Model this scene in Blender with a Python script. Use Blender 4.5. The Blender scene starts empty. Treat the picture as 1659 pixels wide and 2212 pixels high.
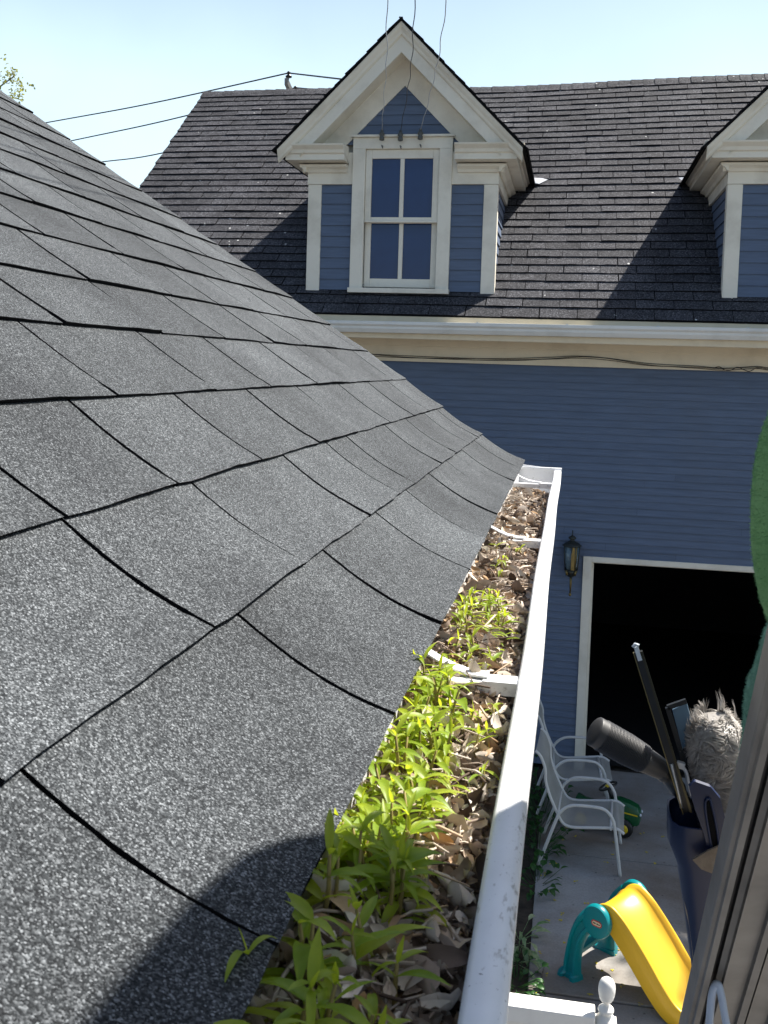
import bpy, bmesh, math, random
from mathutils import Vector, Matrix, noise
random.seed(7)
R_ = math.radians
CZ = 4.08                                   # height of the camera above the drive
# ------------------------------------------------------------------ camera
sc = bpy.context.scene
F_, CX_, CY_ = 2200.0, 829.5, 930.0         # focal length / principal point in 1659x2212 px
def cdir(x, y): return Vector(((x-CX_)/F_, -(y-CY_)/F_, -1.0))
Yc = cdir(1235, 798).normalized()
Uc = Vector((1, -.031, 0)).cross(Yc).normalized()
if Uc.y < 0: Uc = -Uc
Xc = Yc.cross(Uc)
ROT = Matrix((Xc, Yc, Uc))
def at(x, y, Y):                            # where the sight line of a pixel meets the vertical plane at distance Y
    d = ROT @ cdir(x, y); return Vector((d.x*Y/d.y, Y, CZ + d.z*Y/d.y))
cam = bpy.data.cameras.new('camera'); camo = bpy.data.objects.new('camera', cam)
sc.collection.objects.link(camo)
camo.matrix_world = Matrix.Translation((0, 0, CZ)) @ ROT.to_4x4()
cam.sensor_fit = 'VERTICAL'; cam.sensor_height = 36.0; cam.lens = 36.0*F_/2212
cam.shift_y = -(1106-CY_)/2212
cam.clip_start = .05; cam.clip_end = 2000
cam.dof.use_dof = True; cam.dof.focus_distance = 3.2; cam.dof.aperture_fstop = 40
sc.camera = camo
# ------------------------------------------------------------------ light
SUN = Vector((.555, .52, 1)).normalized()
wd = bpy.data.worlds.new('World'); sc.world = wd; wd.use_nodes = True
nt = wd.node_tree; nt.nodes.clear()
sky = nt.nodes.new('ShaderNodeTexSky'); sky.sky_type = 'NISHITA'; sky.sun_disc = False
sky.sun_elevation = math.asin(SUN.z); sky.sun_rotation = math.atan2(SUN.x, SUN.y)
sky.air_density = 1.0; sky.dust_density = 1.6; sky.ozone_density = 1.0
bg = nt.nodes.new('ShaderNodeBackground'); bg.inputs[1].default_value = .065
wo = nt.nodes.new('ShaderNodeOutputWorld')
# thin bright veil of high cloud, thickest low down
tcw = nt.nodes.new('ShaderNodeTexCoord'); sep = nt.nodes.new('ShaderNodeSeparateXYZ'); nt.links.new(tcw.outputs['Generated'], sep.inputs[0])
rmp = nt.nodes.new('ShaderNodeValToRGB'); e = rmp.color_ramp.elements
e[0].position = .0; e[0].color = (.9, .9, .9, 1); e[1].position = .56; e[1].color = (0, 0, 0, 1); q = e.new(.25); q.color = (.70, .70, .70, 1); q = e.new(.40); q.color = (.16, .16, .16, 1)
nt.links.new(sep.outputs[2], rmp.inputs[0])
nz_ = nt.nodes.new('ShaderNodeTexNoise'); nz_.inputs['Scale'].default_value = 3.2; nz_.inputs['Detail'].default_value = 6; nt.links.new(tcw.outputs['Generated'], nz_.inputs['Vector'])
mr = nt.nodes.new('ShaderNodeMapRange'); mr.inputs[1].default_value = .3; mr.inputs[2].default_value = .7; mr.inputs[3].default_value = .72; mr.inputs[4].default_value = 1.0
nt.links.new(nz_.outputs['Fac'], mr.inputs[0])
mu = nt.nodes.new('ShaderNodeMath'); mu.operation = 'MULTIPLY'; nt.links.new(rmp.outputs[0], mu.inputs[0]); nt.links.new(mr.outputs[0], mu.inputs[1])
dt = nt.nodes.new('ShaderNodeVectorMath'); dt.operation = 'DOT_PRODUCT'; dt.inputs[1].default_value = (SUN.x*1.2, SUN.y*1.9, 0); nt.links.new(tcw.outputs['Generated'], dt.inputs[0])
m3 = nt.nodes.new('ShaderNodeMapRange'); m3.inputs[1].default_value = -.7; m3.inputs[2].default_value = .45; m3.inputs[3].default_value = .25; m3.inputs[4].default_value = 1.0; nt.links.new(dt.outputs['Value'], m3.inputs[0])
mu2 = nt.nodes.new('ShaderNodeMath'); mu2.operation = 'MULTIPLY'; nt.links.new(mu.outputs[0], mu2.inputs[0]); nt.links.new(m3.outputs[0], mu2.inputs[1]); mu = mu2
mxw = nt.nodes.new('ShaderNodeMix'); mxw.data_type = 'RGBA'; nt.links.new(mu.outputs[0], mxw.inputs[0]); nt.links.new(sky.outputs[0], mxw.inputs[6]); mxw.inputs[7].default_value = (7.6, 9.7, 10.8, 1)
nt.links.new(mxw.outputs[2], bg.inputs[0]); nt.links.new(bg.outputs[0], wo.inputs[0])
sl = bpy.data.lights.new('sun', 'SUN'); sl.energy = 5.0; sl.angle = R_(.53); sl.color = (1, .95, .87)
so = bpy.data.objects.new('sun', sl); sc.collection.objects.link(so)
so.rotation_euler = SUN.to_track_quat('Z', 'Y').to_euler()
sc.view_settings.view_transform = 'Standard'; sc.view_settings.look = 'None'
sc.view_settings.exposure = 1.17; sc.view_settings.gamma = 1.0
sc.cycles.max_bounces = 6; sc.cycles.diffuse_bounces = 3; sc.cycles.transparent_max_bounces = 6

# ------------------------------------------------------------------ helpers
COL = sc.collection
ORG = {}
class MB:
    def __init__(s): s.v = []; s.f = []; s.m = []; s.sm = []; s.mi = 0; s.smooth = False
    def quad(s, *p):
        n = len(s.v); s.v += [Vector(q) for q in p]; s.f.append(tuple(range(n, n+len(p)))); s.m.append(s.mi); s.sm.append(s.smooth)
    def grid(s, rows, closed=False, capo=False):   # rows of equally many points
        n = len(s.v); k = len(rows[0])
        for r in rows: s.v += [Vector(q) for q in r]
        for i in range(len(rows)-1):
            for j in range(k if closed else k-1):
                a = n+i*k+j; b = n+i*k+(j+1) % k
                s.f.append((a, b, b+k, a+k)); s.m.append(s.mi); s.sm.append(s.smooth)
        if capo:
            s.f.append(tuple(n+j for j in range(k))[::-1]); s.m.append(s.mi); s.sm.append(False)
            e = n+(len(rows)-1)*k
            s.f.append(tuple(e+j for j in range(k))); s.m.append(s.mi); s.sm.append(False)
    def box(s, x0, x1, y0, y1, z0, z1, M=None):
        c = [Vector((x, y, z)) for z in (z0, z1) for y in (y0, y1) for x in (x0, x1)]
        if M is not None: c = [M @ q for q in c]
        n = len(s.v); s.v += c
        for f in ((0,2,3,1),(4,5,7,6),(0,1,5,4),(1,3,7,5),(3,2,6,7),(2,0,4,6)):
            s.f.append(tuple(n+i for i in f)); s.m.append(s.mi); s.sm.append(False)
    def prism(s, pts, a, b, fn, cap=True):      # 2-D profile swept from a to b; fn(u, v, t) -> point
        s.grid([[fn(u, v, a) for u, v in pts], [fn(u, v, b) for u, v in pts]], closed=True, capo=cap)
    def tube(s, path, r, n=8, cap=True):
        path = [Vector(p) for p in path]
        rr = r if isinstance(r, (list, tuple)) else [r]*len(path)
        rows = []; up = None
        for i, p in enumerate(path):
            t = (path[min(i+1, len(path)-1)]-path[max(i-1, 0)]).normalized()
            if up is None: up = t.orthogonal().normalized()
            up = (up - t*up.dot(t)).normalized(); w = t.cross(up)
            rows.append([p + (up*math.cos(2*math.pi*k/n)+w*math.sin(2*math.pi*k/n))*rr[i] for k in range(n)])
        o = s.smooth; s.smooth = True; s.grid(rows, closed=True, capo=cap); s.smooth = o
    def lathe(s, prof, c, n=16, M=None, sq=1.0):
        c = Vector(c); rows = []
        for r, z in prof:
            row = []
            for k in range(n):
                a = 2*math.pi*k/n; q = Vector((r*math.cos(a), r*math.sin(a)*sq, z))
                if M is not None: q = M @ q
                row.append(c+q)
            rows.append(row)
        o = s.smooth; s.smooth = True; s.grid(rows, closed=True, capo=True); s.smooth = o
    def build(s, name, mat, parent=None, origin=None, bevel=0, sub=0):
        if origin is None:
            lo = [min(v[i] for v in s.v) for i in range(3)]; hi = [max(v[i] for v in s.v) for i in range(3)]
            origin = Vector(((lo[0]+hi[0])/2, (lo[1]+hi[1])/2, lo[2]))
        origin = Vector(origin)
        me = bpy.data.meshes.new(name)
        me.from_pydata([tuple(v-origin) for v in s.v], [], s.f)
        mats = mat if isinstance(mat, (list, tuple)) else [mat]
        for m in mats: me.materials.append(m)
        me.polygons.foreach_set('material_index', s.m); me.polygons.foreach_set('use_smooth', s.sm)
        me.update()
        ob = bpy.data.objects.new(name, me); COL.objects.link(ob)
        ORG[ob] = origin
        if parent is not None: ob.parent = parent; ob.location = origin-ORG[parent]
        else: ob.location = origin
        if bevel:
            b = ob.modifiers.new('bevel', 'BEVEL'); b.width = bevel; b.segments = 2; b.limit_method = 'ANGLE'
        if sub:
            b = ob.modifiers.new('sub', 'SUBSURF'); b.levels = sub; b.render_levels = sub
        return ob
def fixn(ob):
    bm = bmesh.new(); bm.from_mesh(ob.data); bmesh.ops.remove_doubles(bm, verts=bm.verts, dist=1e-5)
    bmesh.ops.recalc_face_normals(bm, faces=bm.faces); bm.to_mesh(ob.data); bm.free(); return ob
def thing(name, loc, label, cat, group=None):
    o = bpy.data.objects.new(name, None); COL.objects.link(o); o.location = loc; o.empty_display_size = .1
    ORG[o] = Vector(loc); return tag(o, label, cat, group)
def tag(o, label=None, cat=None, group=None, kind=None):
    if label: o['label'] = label
    if cat: o['category'] = cat
    if group: o['group'] = group
    if kind: o['kind'] = kind
    return o
def copy_tree(o, parent=None):
    c = o.copy(); COL.objects.link(c); ORG[c] = ORG[o]
    if parent is not None: c.parent = parent
    for ch in list(o.children): copy_tree(ch, c)
    return c
def smooth_path(pts, n=6):
    pts = [Vector(p) for p in pts]; out = []
    for i in range(len(pts)-1):
        p0 = pts[max(i-1, 0)]; p1 = pts[i]; p2 = pts[i+1]; p3 = pts[min(i+2, len(pts)-1)]
        for k in range(n):
            t = k/n
            out.append(.5*((2*p1)+(p2-p0)*t+(2*p0-5*p1+4*p2-p3)*t*t+(3*p1-p0-3*p2+p3)*t**3))
    out.append(pts[-1]); return out

# ------------------------------------------------------------------ materials
class N:                                     # tiny node helper
    def __init__(s, name):
        s.m = bpy.data.materials.new(name); s.m.use_nodes = True; s.t = s.m.node_tree
        s.p = s.t.nodes['Principled BSDF']; s.out = s.t.nodes['Material Output']
    def n(s, ty, **k):
        q = s.t.nodes.new(ty)
        for a, b in k.items(): setattr(q, a, b)
        return q
    def l(s, a, b): s.t.links.new(a, b)
    def coord(s, scale=None):
        c = s.n('ShaderNodeTexCoord')
        if scale is None: return c.outputs['Object']
        m = s.n('ShaderNodeMapping'); m.inputs['Scale'].default_value = scale; s.l(c.outputs['Object'], m.inputs[0]); return m.outputs[0]
    def noise(s, scale, detail=4, rough=.55, vec=None):
        q = s.n('ShaderNodeTexNoise'); q.inputs['Scale'].default_value = scale; q.inputs['Detail'].default_value = detail; q.inputs['Roughness'].default_value = rough
        s.l(vec if vec is not None else s.coord(), q.inputs['Vector']); return q.outputs['Fac']
    def ramp(s, fac, stops):
        q = s.n('ShaderNodeValToRGB'); e = q.color_ramp.elements
        while len(e) < len(stops): e.new(.5)
        for el, (p, c) in zip(e, stops): el.position = p; el.color = (*c, 1) if len(c) == 3 else c
        s.l(fac, q.inputs[0]); return q.outputs[0]
    def mix(s, fac, a, b, mode='MIX'):
        q = s.n('ShaderNodeMix', data_type='RGBA', blend_type=mode)
        for v, i in ((fac, 0), (a, 6), (b, 7)):
            if isinstance(v, (int, float)): q.inputs[i].default_value = v
            elif isinstance(v, tuple): q.inputs[i].default_value = (*v, 1)
            else: s.l(v, q.inputs[i])
        return q.outputs[2]
    def math(s, op, a, b=0.0):
        q = s.n('ShaderNodeMath', operation=op)
        for v, i in ((a, 0), (b, 1)):
            if isinstance(v, (int, float)): q.inputs[i].default_value = v
            else: s.l(v, q.inputs[i])
        return q.outputs[0]
    def island(s): return s.n('ShaderNodeNewGeometry').outputs['Random Per Island']
    def objrand(s): return s.n('ShaderNodeObjectInfo').outputs['Random']
    def bump(s, h, strength=.3, dist=.002):
        q = s.n('ShaderNodeBump'); q.inputs['Strength'].default_value = strength; q.inputs['Distance'].default_value = dist
        s.l(h, q.inputs['Height']); s.l(q.outputs[0], s.p.inputs['Normal'])
    def col(s, c):
        if isinstance(c, tuple): s.p.inputs['Base Color'].default_value = (*c, 1)
        else: s.l(c, s.p.inputs['Base Color'])
        return s
    def rough(s, r, spec=None, metal=None):
        s.p.inputs['Roughness'].default_value = r
        if spec is not None: s.p.inputs['Specular IOR Level'].default_value = spec
        if metal is not None: s.p.inputs['Metallic'].default_value = metal
        return s
def simple(name, c, r=.6, spec=.4, metal=0, var=.12, scale=8, bump=0):
    m = N(name); f = m.noise(scale, 5)
    a = tuple(x*(1-var) for x in c); b = tuple(min(1, x*(1+var)) for x in c)
    m.col(m.ramp(f, [(.3, a), (.7, b)])).rough(r, spec, metal)
    if bump: m.bump(m.noise(scale*12, 4), bump, .002)
    return m.m
def granules(name, gscale, dark, mid, light, tintv, big=2.5, bump=.7):
    m = N(name); co = m.coord()
    v = m.n('ShaderNodeTexVoronoi'); v.inputs['Scale'].default_value = gscale; m.l(co, v.inputs['Vector'])
    sx = m.n('ShaderNodeSeparateColor'); m.l(v.outputs['Color'], sx.inputs[0])
    c = m.ramp(sx.outputs[0], [(0, dark), (.35, tuple(.6*a+.4*b for a, b in zip(dark, mid))), (.62, mid), (.9, light), (1, tuple(min(1, q*1.9) for q in light))])
    isl = m.math('MULTIPLY_ADD', m.island(), tintv); 
    q = m.n('ShaderNodeMath', operation='MULTIPLY_ADD'); m.l(m.island(), q.inputs[0]); q.inputs[1].default_value = tintv; q.inputs[2].default_value = 1-tintv/2
    bn = m.ramp(m.noise(big*2, 6, .62), [(.28, (.66, .66, .67)), (.72, (1.24, 1.24, 1.24))])
    c = m.mix(1, c, bn, 'MULTIPLY')
    gr = m.n('ShaderNodeCombineColor'); [m.l(q.outputs[0], gr.inputs[i]) for i in range(3)]
    c = m.mix(1, c, gr.outputs[0], 'MULTIPLY')
    if gscale < 300:                         # pale paint flecks fallen on the old shingles
        v2 = m.n('ShaderNodeTexVoronoi'); v2.inputs['Scale'].default_value = 4.5; m.l(co, v2.inputs['Vector'])
        c = m.mix(m.ramp(v2.outputs['Distance'], [(.055, (1, 1, 1)), (.06, (0, 0, 0))]), c, (.6, .6, .58))
    m.col(c).rough(.85, .15)
    h = m.math('SUBTRACT', 1, v.outputs['Distance'])
    m.bump(m.math('ADD', h, m.math('MULTIPLY', sx.outputs[1], .8)), bump, .0012 if gscale > 300 else .004)
    return m.m
M_shn = granules('shingle_near', 950, (.012, .0135, .0155), (.054, .060, .065), (.135, .145, .154), .28, bump=.5)
M_shf = granules('shingle_far', 150, (.022, .0225, .026), (.055, .055, .062), (.118, .118, .128), .36, big=1.2, bump=.5)
M_asph = simple('asphalt_edge', (.009, .009, .010), .95, .1)
M_blue = None
def siding(name, c):
    m = N(name); st = m.noise(3, 5, .6, m.coord((1, 1, 14)))
    base = m.ramp(st, [(.3, tuple(x*.84 for x in c)), (.7, tuple(x*1.12 for x in c))])
    base = m.mix(m.ramp(m.noise(.9, 6, .65, m.coord((1.5, 1, .5))), [(.45, (0, 0, 0)), (.75, (.35, .35, .35))]), base, tuple(x*.6+.05 for x in c))
    q = m.n('ShaderNodeMath', operation='MULTIPLY_ADD'); m.l(m.island(), q.inputs[0]); q.inputs[1].default_value = .12; q.inputs[2].default_value = .94
    gr = m.n('ShaderNodeCombineColor'); [m.l(q.outputs[0], gr.inputs[i]) for i in range(3)]
    m.col(m.mix(1, base, gr.outputs[0], 'MULTIPLY')).rough(.55, .35)
    m.bump(m.noise(40, 5, .6, m.coord((1, 1, 8))), .25, .003)
    return m.m
M_blue = siding('blue_clapboard', (.108, .146, .220))
def paint(name, c, dirt=(.30, .24, .15), amt=.35, rough=.5):
    m = N(name)
    f = m.ramp(m.noise(2.2, 7, .65), [(.48, (0, 0, 0)), (.72, (amt, amt, amt))])
    m.col(m.mix(f, c, dirt)).rough(rough, .4)
    m.bump(m.noise(30, 5), .15, .003); return m.m
M_cream = paint('cream_paint', (.84, .785, .66), amt=.34)
M_buff = paint('buff_paint', (.80, .69, .50), amt=.28)
M_white = paint('white_paint', (.80, .79, .74), dirt=(.35, .33, .28), amt=.3)
M_alu = paint('gutter_white', (.82, .83, .84), dirt=(.34, .31, .27), amt=.45, rough=.38)
_m = N('gutter_white'); _c = _m.mix(_m.ramp(_m.noise(3, 7, .65), [(.48, (0, 0, 0)), (.74, (.4, .4, .4))]), (.82, .83, .84), (.42, .39, .35))
_c = _m.mix(_m.ramp(_m.noise(70, 6, .7, _m.coord((1, .35, 1))), [(.60, (0, 0, 0)), (.68, (.75, .75, .75))]), _c, (.22, .19, .16))
_c = _m.mix(_m.ramp(_m.noise(260, 3, .6), [(.68, (0, 0, 0)), (.72, (.8, .8, .8))]), _c, (.10, .09, .08))
_m.col(_c).rough(.4, .4); _m.bump(_m.noise(9, 4), .12, .004); M_alu = _m.m
M_galv = simple('galvanised_strap', (.62, .64, .66), .35, .5, .6, .15, 30)
M_soil = simple('soil', (.055, .045, .034), .95, .2, 0, .4, 14, .6)
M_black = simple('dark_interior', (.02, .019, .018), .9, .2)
M_wire = simple('black_wire', (.02, .02, .022), .5, .4)
M_wood = simple('grey_wood', (.30, .29, .27), .8, .2, 0, .25, 20, .3)
def glassm():
    m = N('window_glass'); m.col(m.ramp(m.noise(1.3, 3), [(.3, (.005, .020, .085)), (.7, (.012, .050, .17))])).rough(.04, .9)  # blue base carries the sky's reflection in its colour
    m.p.inputs['IOR'].default_value = 1.33; m.bump(m.noise(5, 2), .06, .01); return m.m
M_glass = glassm()
def concrete():
    m = N('concrete'); n1 = m.noise(1.1, 8, .62); n2 = m.noise(60, 6, .7); n3 = m.noise(.55, 5, .6, m.coord((1, 1.3, 1)))
    c = m.ramp(n1, [(.3, (.29, .288, .28)), (.7, (.45, .445, .43))])
    c = m.mix(m.ramp(n3, [(.42, (0, 0, 0)), (.62, (.85, .85, .85))]), c, (.21, .165, .125))
    c = m.mix(.5, c, m.ramp(n2, [(.3, (.5, .5, .5)), (.7, (1, 1, 1))]), 'MULTIPLY')
    # a few dark spots
    v = m.n('ShaderNodeTexVoronoi'); v.inputs['Scale'].default_value = 9; m.l(m.coord(), v.inputs['Vector'])
    c = m.mix(m.ramp(v.outputs['Distance'], [(.05, (.6, .6, .6)), (.1, (0, 0, 0))]), c, (.05, .045, .04))
    m.col(c).rough(.85, .25); m.bump(n2, .35, .003); return m.m
M_conc = concrete()
def leafmat(name, a, b, tr=.45, obj=False, warm=(1.5, 1.35, .7)):
    m = N(name); r = m.objrand() if obj else m.island()
    base = m.ramp(r, [(0, a), (1, b)])
    base = m.mix(.35, base, m.ramp(m.noise(40, 3), [(.35, tuple(x*.6 for x in a)), (.7, b)]))
    m.col(base).rough(.42, .4)
    t = m.n('ShaderNodeBsdfTranslucent'); m.l(base, t.inputs[0])
    bright = m.mix(1, base, warm, 'MULTIPLY'); m.l(bright, t.inputs[0])
    mx = m.n('ShaderNodeMixShader'); mx.inputs[0].default_value = tr
    m.l(m.p.outputs[0], mx.inputs[1]); m.l(t.outputs[0], mx.inputs[2]); m.l(mx.outputs[0], m.out.inputs[0])
    return m.m
M_leaf = leafmat('seedling_leaf', (.20, .36, .025), (.48, .56, .06), .55)
M_stem = simple('seedling_stem', (.28, .22, .07), .6)
M_hosta = leafmat('garden_leaf', (.018, .075, .016), (.045, .14, .028), .3)
M_hostav = leafmat('variegated_leaf', (.10, .24, .08), (.50, .58, .36), .3)
M_tree = leafmat('tree_leaf', (.22, .26, .07), (.40, .42, .16), .5)
M_bark = simple('bark', (.16, .13, .10), .9, .2, 0, .3, 20, .5)
def deadleaf():
    m = N('dead_leaf'); r = m.island()
    c = m.ramp(r, [(0, (.08, .055, .04)), (.15, (.24, .18, .14)), (.35, (.50, .42, .35)), (.72, (.76, .69, .60)), (.9, (.42, .26, .13)), (1, (.80, .76, .66))])
    c = m.mix(.4, c, m.ramp(m.noise(90, 5, .7), [(.3, (.55, .5, .48)), (.7, (1.15, 1.15, 1.15))]), 'MULTIPLY')
    m.col(c).rough(.8, .2); return m.m
M_dead = deadleaf()
def plastic(name, c, r=.35, sub=0):
    m = N(name); m.col(m.ramp(m.noise(6, 4), [(.3, tuple(x*.93 for x in c)), (.7, c)])).rough(r, .5)
    m.bump(m.noise(25, 3), .04, .003); return m.m
M_yel = plastic('yellow_plastic', (.80, .47, .022), .38)
M_teal = plastic('teal_plastic', (.0, .22, .24), .32)
M_green = plastic('green_plastic', (.008, .09, .03), .35)
M_yel2 = plastic('wheel_yellow', (.75, .55, .02), .35)
M_rub = plastic('black_plastic', (.012, .013, .014), .4)
M_cwht = simple('white_powder_coat', (.62, .62, .60), .4, .4, 0, .06)
def sling():
    m = N('sling_mesh'); m.col(m.ramp(m.noise(3, 4), [(.3, (.30, .30, .28)), (.7, (.38, .38, .35))])).rough(.8, .2)
    tr = m.n('ShaderNodeBsdfTransparent'); mx = m.n('ShaderNodeMixShader'); mx.inputs[0].default_value = .18
    m.l(m.p.outputs[0], mx.inputs[1]); m.l(tr.outputs[0], mx.inputs[2]); m.l(mx.outputs[0], m.out.inputs[0]); return m.m
M_sling = sling()
M_navy = plastic('navy_plastic', (.002, .012, .055), .42)
M_steel = simple('dark_steel', (.06, .055, .035), .3, .5, .8, .2, 20)
M_brass = simple('brass', (.24, .18, .07), .45, .5, .9, .2, 10)
M_bronze = simple('dark_bronze', (.04, .045, .04), .45, .5, .5)
M_grip = simple('grip_rubber', (.034, .034, .036), .5, .55, 0, .1, 30)
M_pale = plastic('pale_plastic', (.6, .66, .72), .3)
M_fluff = leafmat('fleece_pile', (.36, .325, .285), (.62, .585, .55), .25, False, (1, 1, 1))
def cloth(name, a, b):
    m = N(name); f = m.noise(6, 6, .65)
    c = m.ramp(f, [(.3, a), (.7, b)]); c = m.mix(.4, c, m.ramp(m.noise(300, 4, .7), [(.3, (.5, .5, .5)), (.7, (1.1, 1.1, 1.1))]), 'MULTIPLY')
    m.col(c).rough(.95, .1); m.bump(m.noise(350, 4, .7), .8, .003)
    t = m.n('ShaderNodeBsdfTranslucent'); m.l(c, t.inputs[0]); mx = m.n('ShaderNodeMixShader'); mx.inputs[0].default_value = .3
    m.l(m.p.outputs[0], mx.inputs[1]); m.l(t.outputs[0], mx.inputs[2]); m.l(mx.outputs[0], m.out.inputs[0]); return m.m
M_towel = cloth('green_terry', (.20, .40, .18), (.36, .56, .31))
M_towel_backlit = cloth('backlit_terry', (.24, .50, .36), (.40, .64, .50))  # paler teal puts sunlight coming through the towel into its colour
M_lad = simple('weathered_aluminium', (.23, .205, .17), .5, .5, .25, .35, 9, .1)
M_lad2 = simple('dark_aluminium', (.06, .056, .05), .6, .4, .2, .35, 7, .1)

# ------------------------------------------------------------------ ground
g = MB(); g.grid([[(x, y, -.035) for x in (-300, -20, 0, 20, 300)] for y in (-200, -10, 10, 30, 400)])
tag(g.build('ground', M_soil, origin=(0, 0, 0)), kind='structure')
g = MB()
ys = [-3.35, -1.39, .59, 2.57, 4.55, 6.53, 8.51, 10.46]
for i in range(len(ys)-1):
    for x0, x1 in ((-.12, 3.2), (3.2, 7.0)):
        n = len(g.v); g.box(x0+.007, x1-.007, ys[i]+.009, ys[i+1]-.009, -.12, .0+.004*(i % 2))
tag(fixn(g.build('driveway', M_conc, origin=(0, 0, 0), bevel=.008)), kind='structure')

# ------------------------------------------------------------------ clapboards
def clap(mb, fn, v0, v1, ex, span, t=.012):  # fn(u, v, off)
    v = v0; 
    while v < v1-1e-4:
        vt = min(v+ex, v1); a0, a1 = span(v); b0, b1 = span(vt-1e-4)
        if a1 > a0+.001 or b1 > b0+.001:
            cuts = [0, 1]; ln = a1-a0
            if ln > 2.2:
                q = random.uniform(.1, .6)*1.6/ln
                while q < 1-.5/ln: cuts.insert(-1, q); q += random.uniform(1.2, 3.6)/ln
            for c0, c1 in zip(cuts, cuts[1:]):
                w = random.uniform(-.002, .0015); g0 = 0 if c0 == 0 else .0012/ln; A0, A1, B0, B1 = a0+ln*(c0+g0), a0+ln*c1, b0+(b1-b0)*(c0+g0), b0+(b1-b0)*c1
                k = 4 if ln > 2.2 else 1; wv = [t+w+(random.uniform(-.0015, .0015) if k > 1 else 0) for _ in range(k+1)]
                for j in range(k):
                    f0, f1 = j/k, (j+1)/k; P0, P1, Q0, Q1 = A0+(A1-A0)*f0, A0+(A1-A0)*f1, B0+(B1-B0)*f0, B0+(B1-B0)*f1
                    mb.quad(fn(P0, v, wv[j]), fn(P1, v, wv[j+1]), fn(Q1, vt, .0), fn(Q0, vt, .0))
                    mb.quad(fn(P0, v, 0), fn(P1, v, 0), fn(P1, v, wv[j+1]), fn(P0, v, wv[j]))
        v = vt
# ------------------------------------------------------------------ garage building
YE, ZE, SL = 9.95, CZ+.4945, .797            # eave edge of the roof and its slope
def rY(z): return YE+(z-ZE)/SL
YR = 14.066; ZR = ZE+SL*(YR-YE)
GX0, GX1 = -5.32, 7.2
YW = 10.4
gar = thing('garage_building', ((GX0+GX1)/2, 14, 0), 'blue clapboard garage with dark shingle roof, cream trim and two gabled dormers', 'garage')
mb = MB()
front = lambda u, v, o: (u, YW-o, v)
DX0, DX1, DZ = .28, 3.05, CZ-1.93
clap(mb, front, DZ+.055, CZ+.05, .0728, lambda v: (GX0+.3, GX1-.3))
clap(mb, front, 0.02, DZ+.055, .0728, lambda v: (GX0+.3, DX0-.08))
clap(mb, front, 0.02, DZ+.055, .0728, lambda v: (DX1+.08, GX1-.3))
xs = GX0+.3; zt = CZ+.3
for xx, sg in ((GX0+.3, -1), (GX1-.3, 1)):   # gable ends
    clap(mb, lambda u, v, o, xx=xx, sg=sg: (xx+sg*o, u, v), 0.02, ZR-.3, .0728,
         lambda v: (max(YW, rY(v)+.25), min(2*YR-YW, 2*YR-rY(v)-.25)))
mb.quad((xs, 2*YR-YW, 0), (GX1-.3, 2*YR-YW, 0), (GX1-.3, 2*YR-YW, zt), (xs, 2*YR-YW, zt))
fixn(mb.build('wall', M_blue, gar))
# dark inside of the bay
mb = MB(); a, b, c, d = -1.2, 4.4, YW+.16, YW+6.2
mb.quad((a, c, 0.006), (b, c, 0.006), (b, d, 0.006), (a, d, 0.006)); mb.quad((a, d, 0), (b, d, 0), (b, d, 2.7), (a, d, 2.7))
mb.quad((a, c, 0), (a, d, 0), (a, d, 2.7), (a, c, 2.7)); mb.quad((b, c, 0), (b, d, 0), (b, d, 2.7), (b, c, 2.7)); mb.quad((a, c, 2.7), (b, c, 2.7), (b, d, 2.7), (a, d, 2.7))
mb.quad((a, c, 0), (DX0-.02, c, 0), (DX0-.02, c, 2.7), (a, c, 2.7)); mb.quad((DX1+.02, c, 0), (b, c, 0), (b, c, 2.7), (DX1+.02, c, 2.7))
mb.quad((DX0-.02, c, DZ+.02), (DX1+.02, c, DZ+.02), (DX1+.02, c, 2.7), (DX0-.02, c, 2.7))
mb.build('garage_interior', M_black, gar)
mb = MB()                                    # door casing with a stepped inner stop
mb.box(DX0-.085, DX0, YW-.03, YW+.05, 0, DZ+.055); mb.box(DX1, DX1+.085, YW-.03, YW+.05, 0, DZ+.055)
mb.box(DX0, DX1, YW-.03, YW+.05, DZ, DZ+.055)
mb.box(DX0-.02, DX0+.025, YW+.0505, YW+.155, 0, DZ-.02); mb.box(DX0-.02, DX1, YW+.0505, YW+.155, DZ-.02, DZ+.01)
mb.box(DX1-.025, DX1+.02, YW+.0505, YW+.155, 0, DZ-.02)
mb.build('door_casing', M_cream, gar, bevel=.004)
mb = MB(); mb.smooth = True                 # lamp shade hanging inside the bay, only its rim shows
mb.lathe([(.03, .16), (.06, .13), (.16, .03), (.2, .0), (.195, .0), (.15, .025), (.05, .12)], (.95, 12.2, 1.93), 24)
mb.tube([(.95, 12.2, 2.7), (.95, 12.2, 2.08)], .006)
fixn(mb.build('work_lamp_shade', M_cwht, gar))
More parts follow.
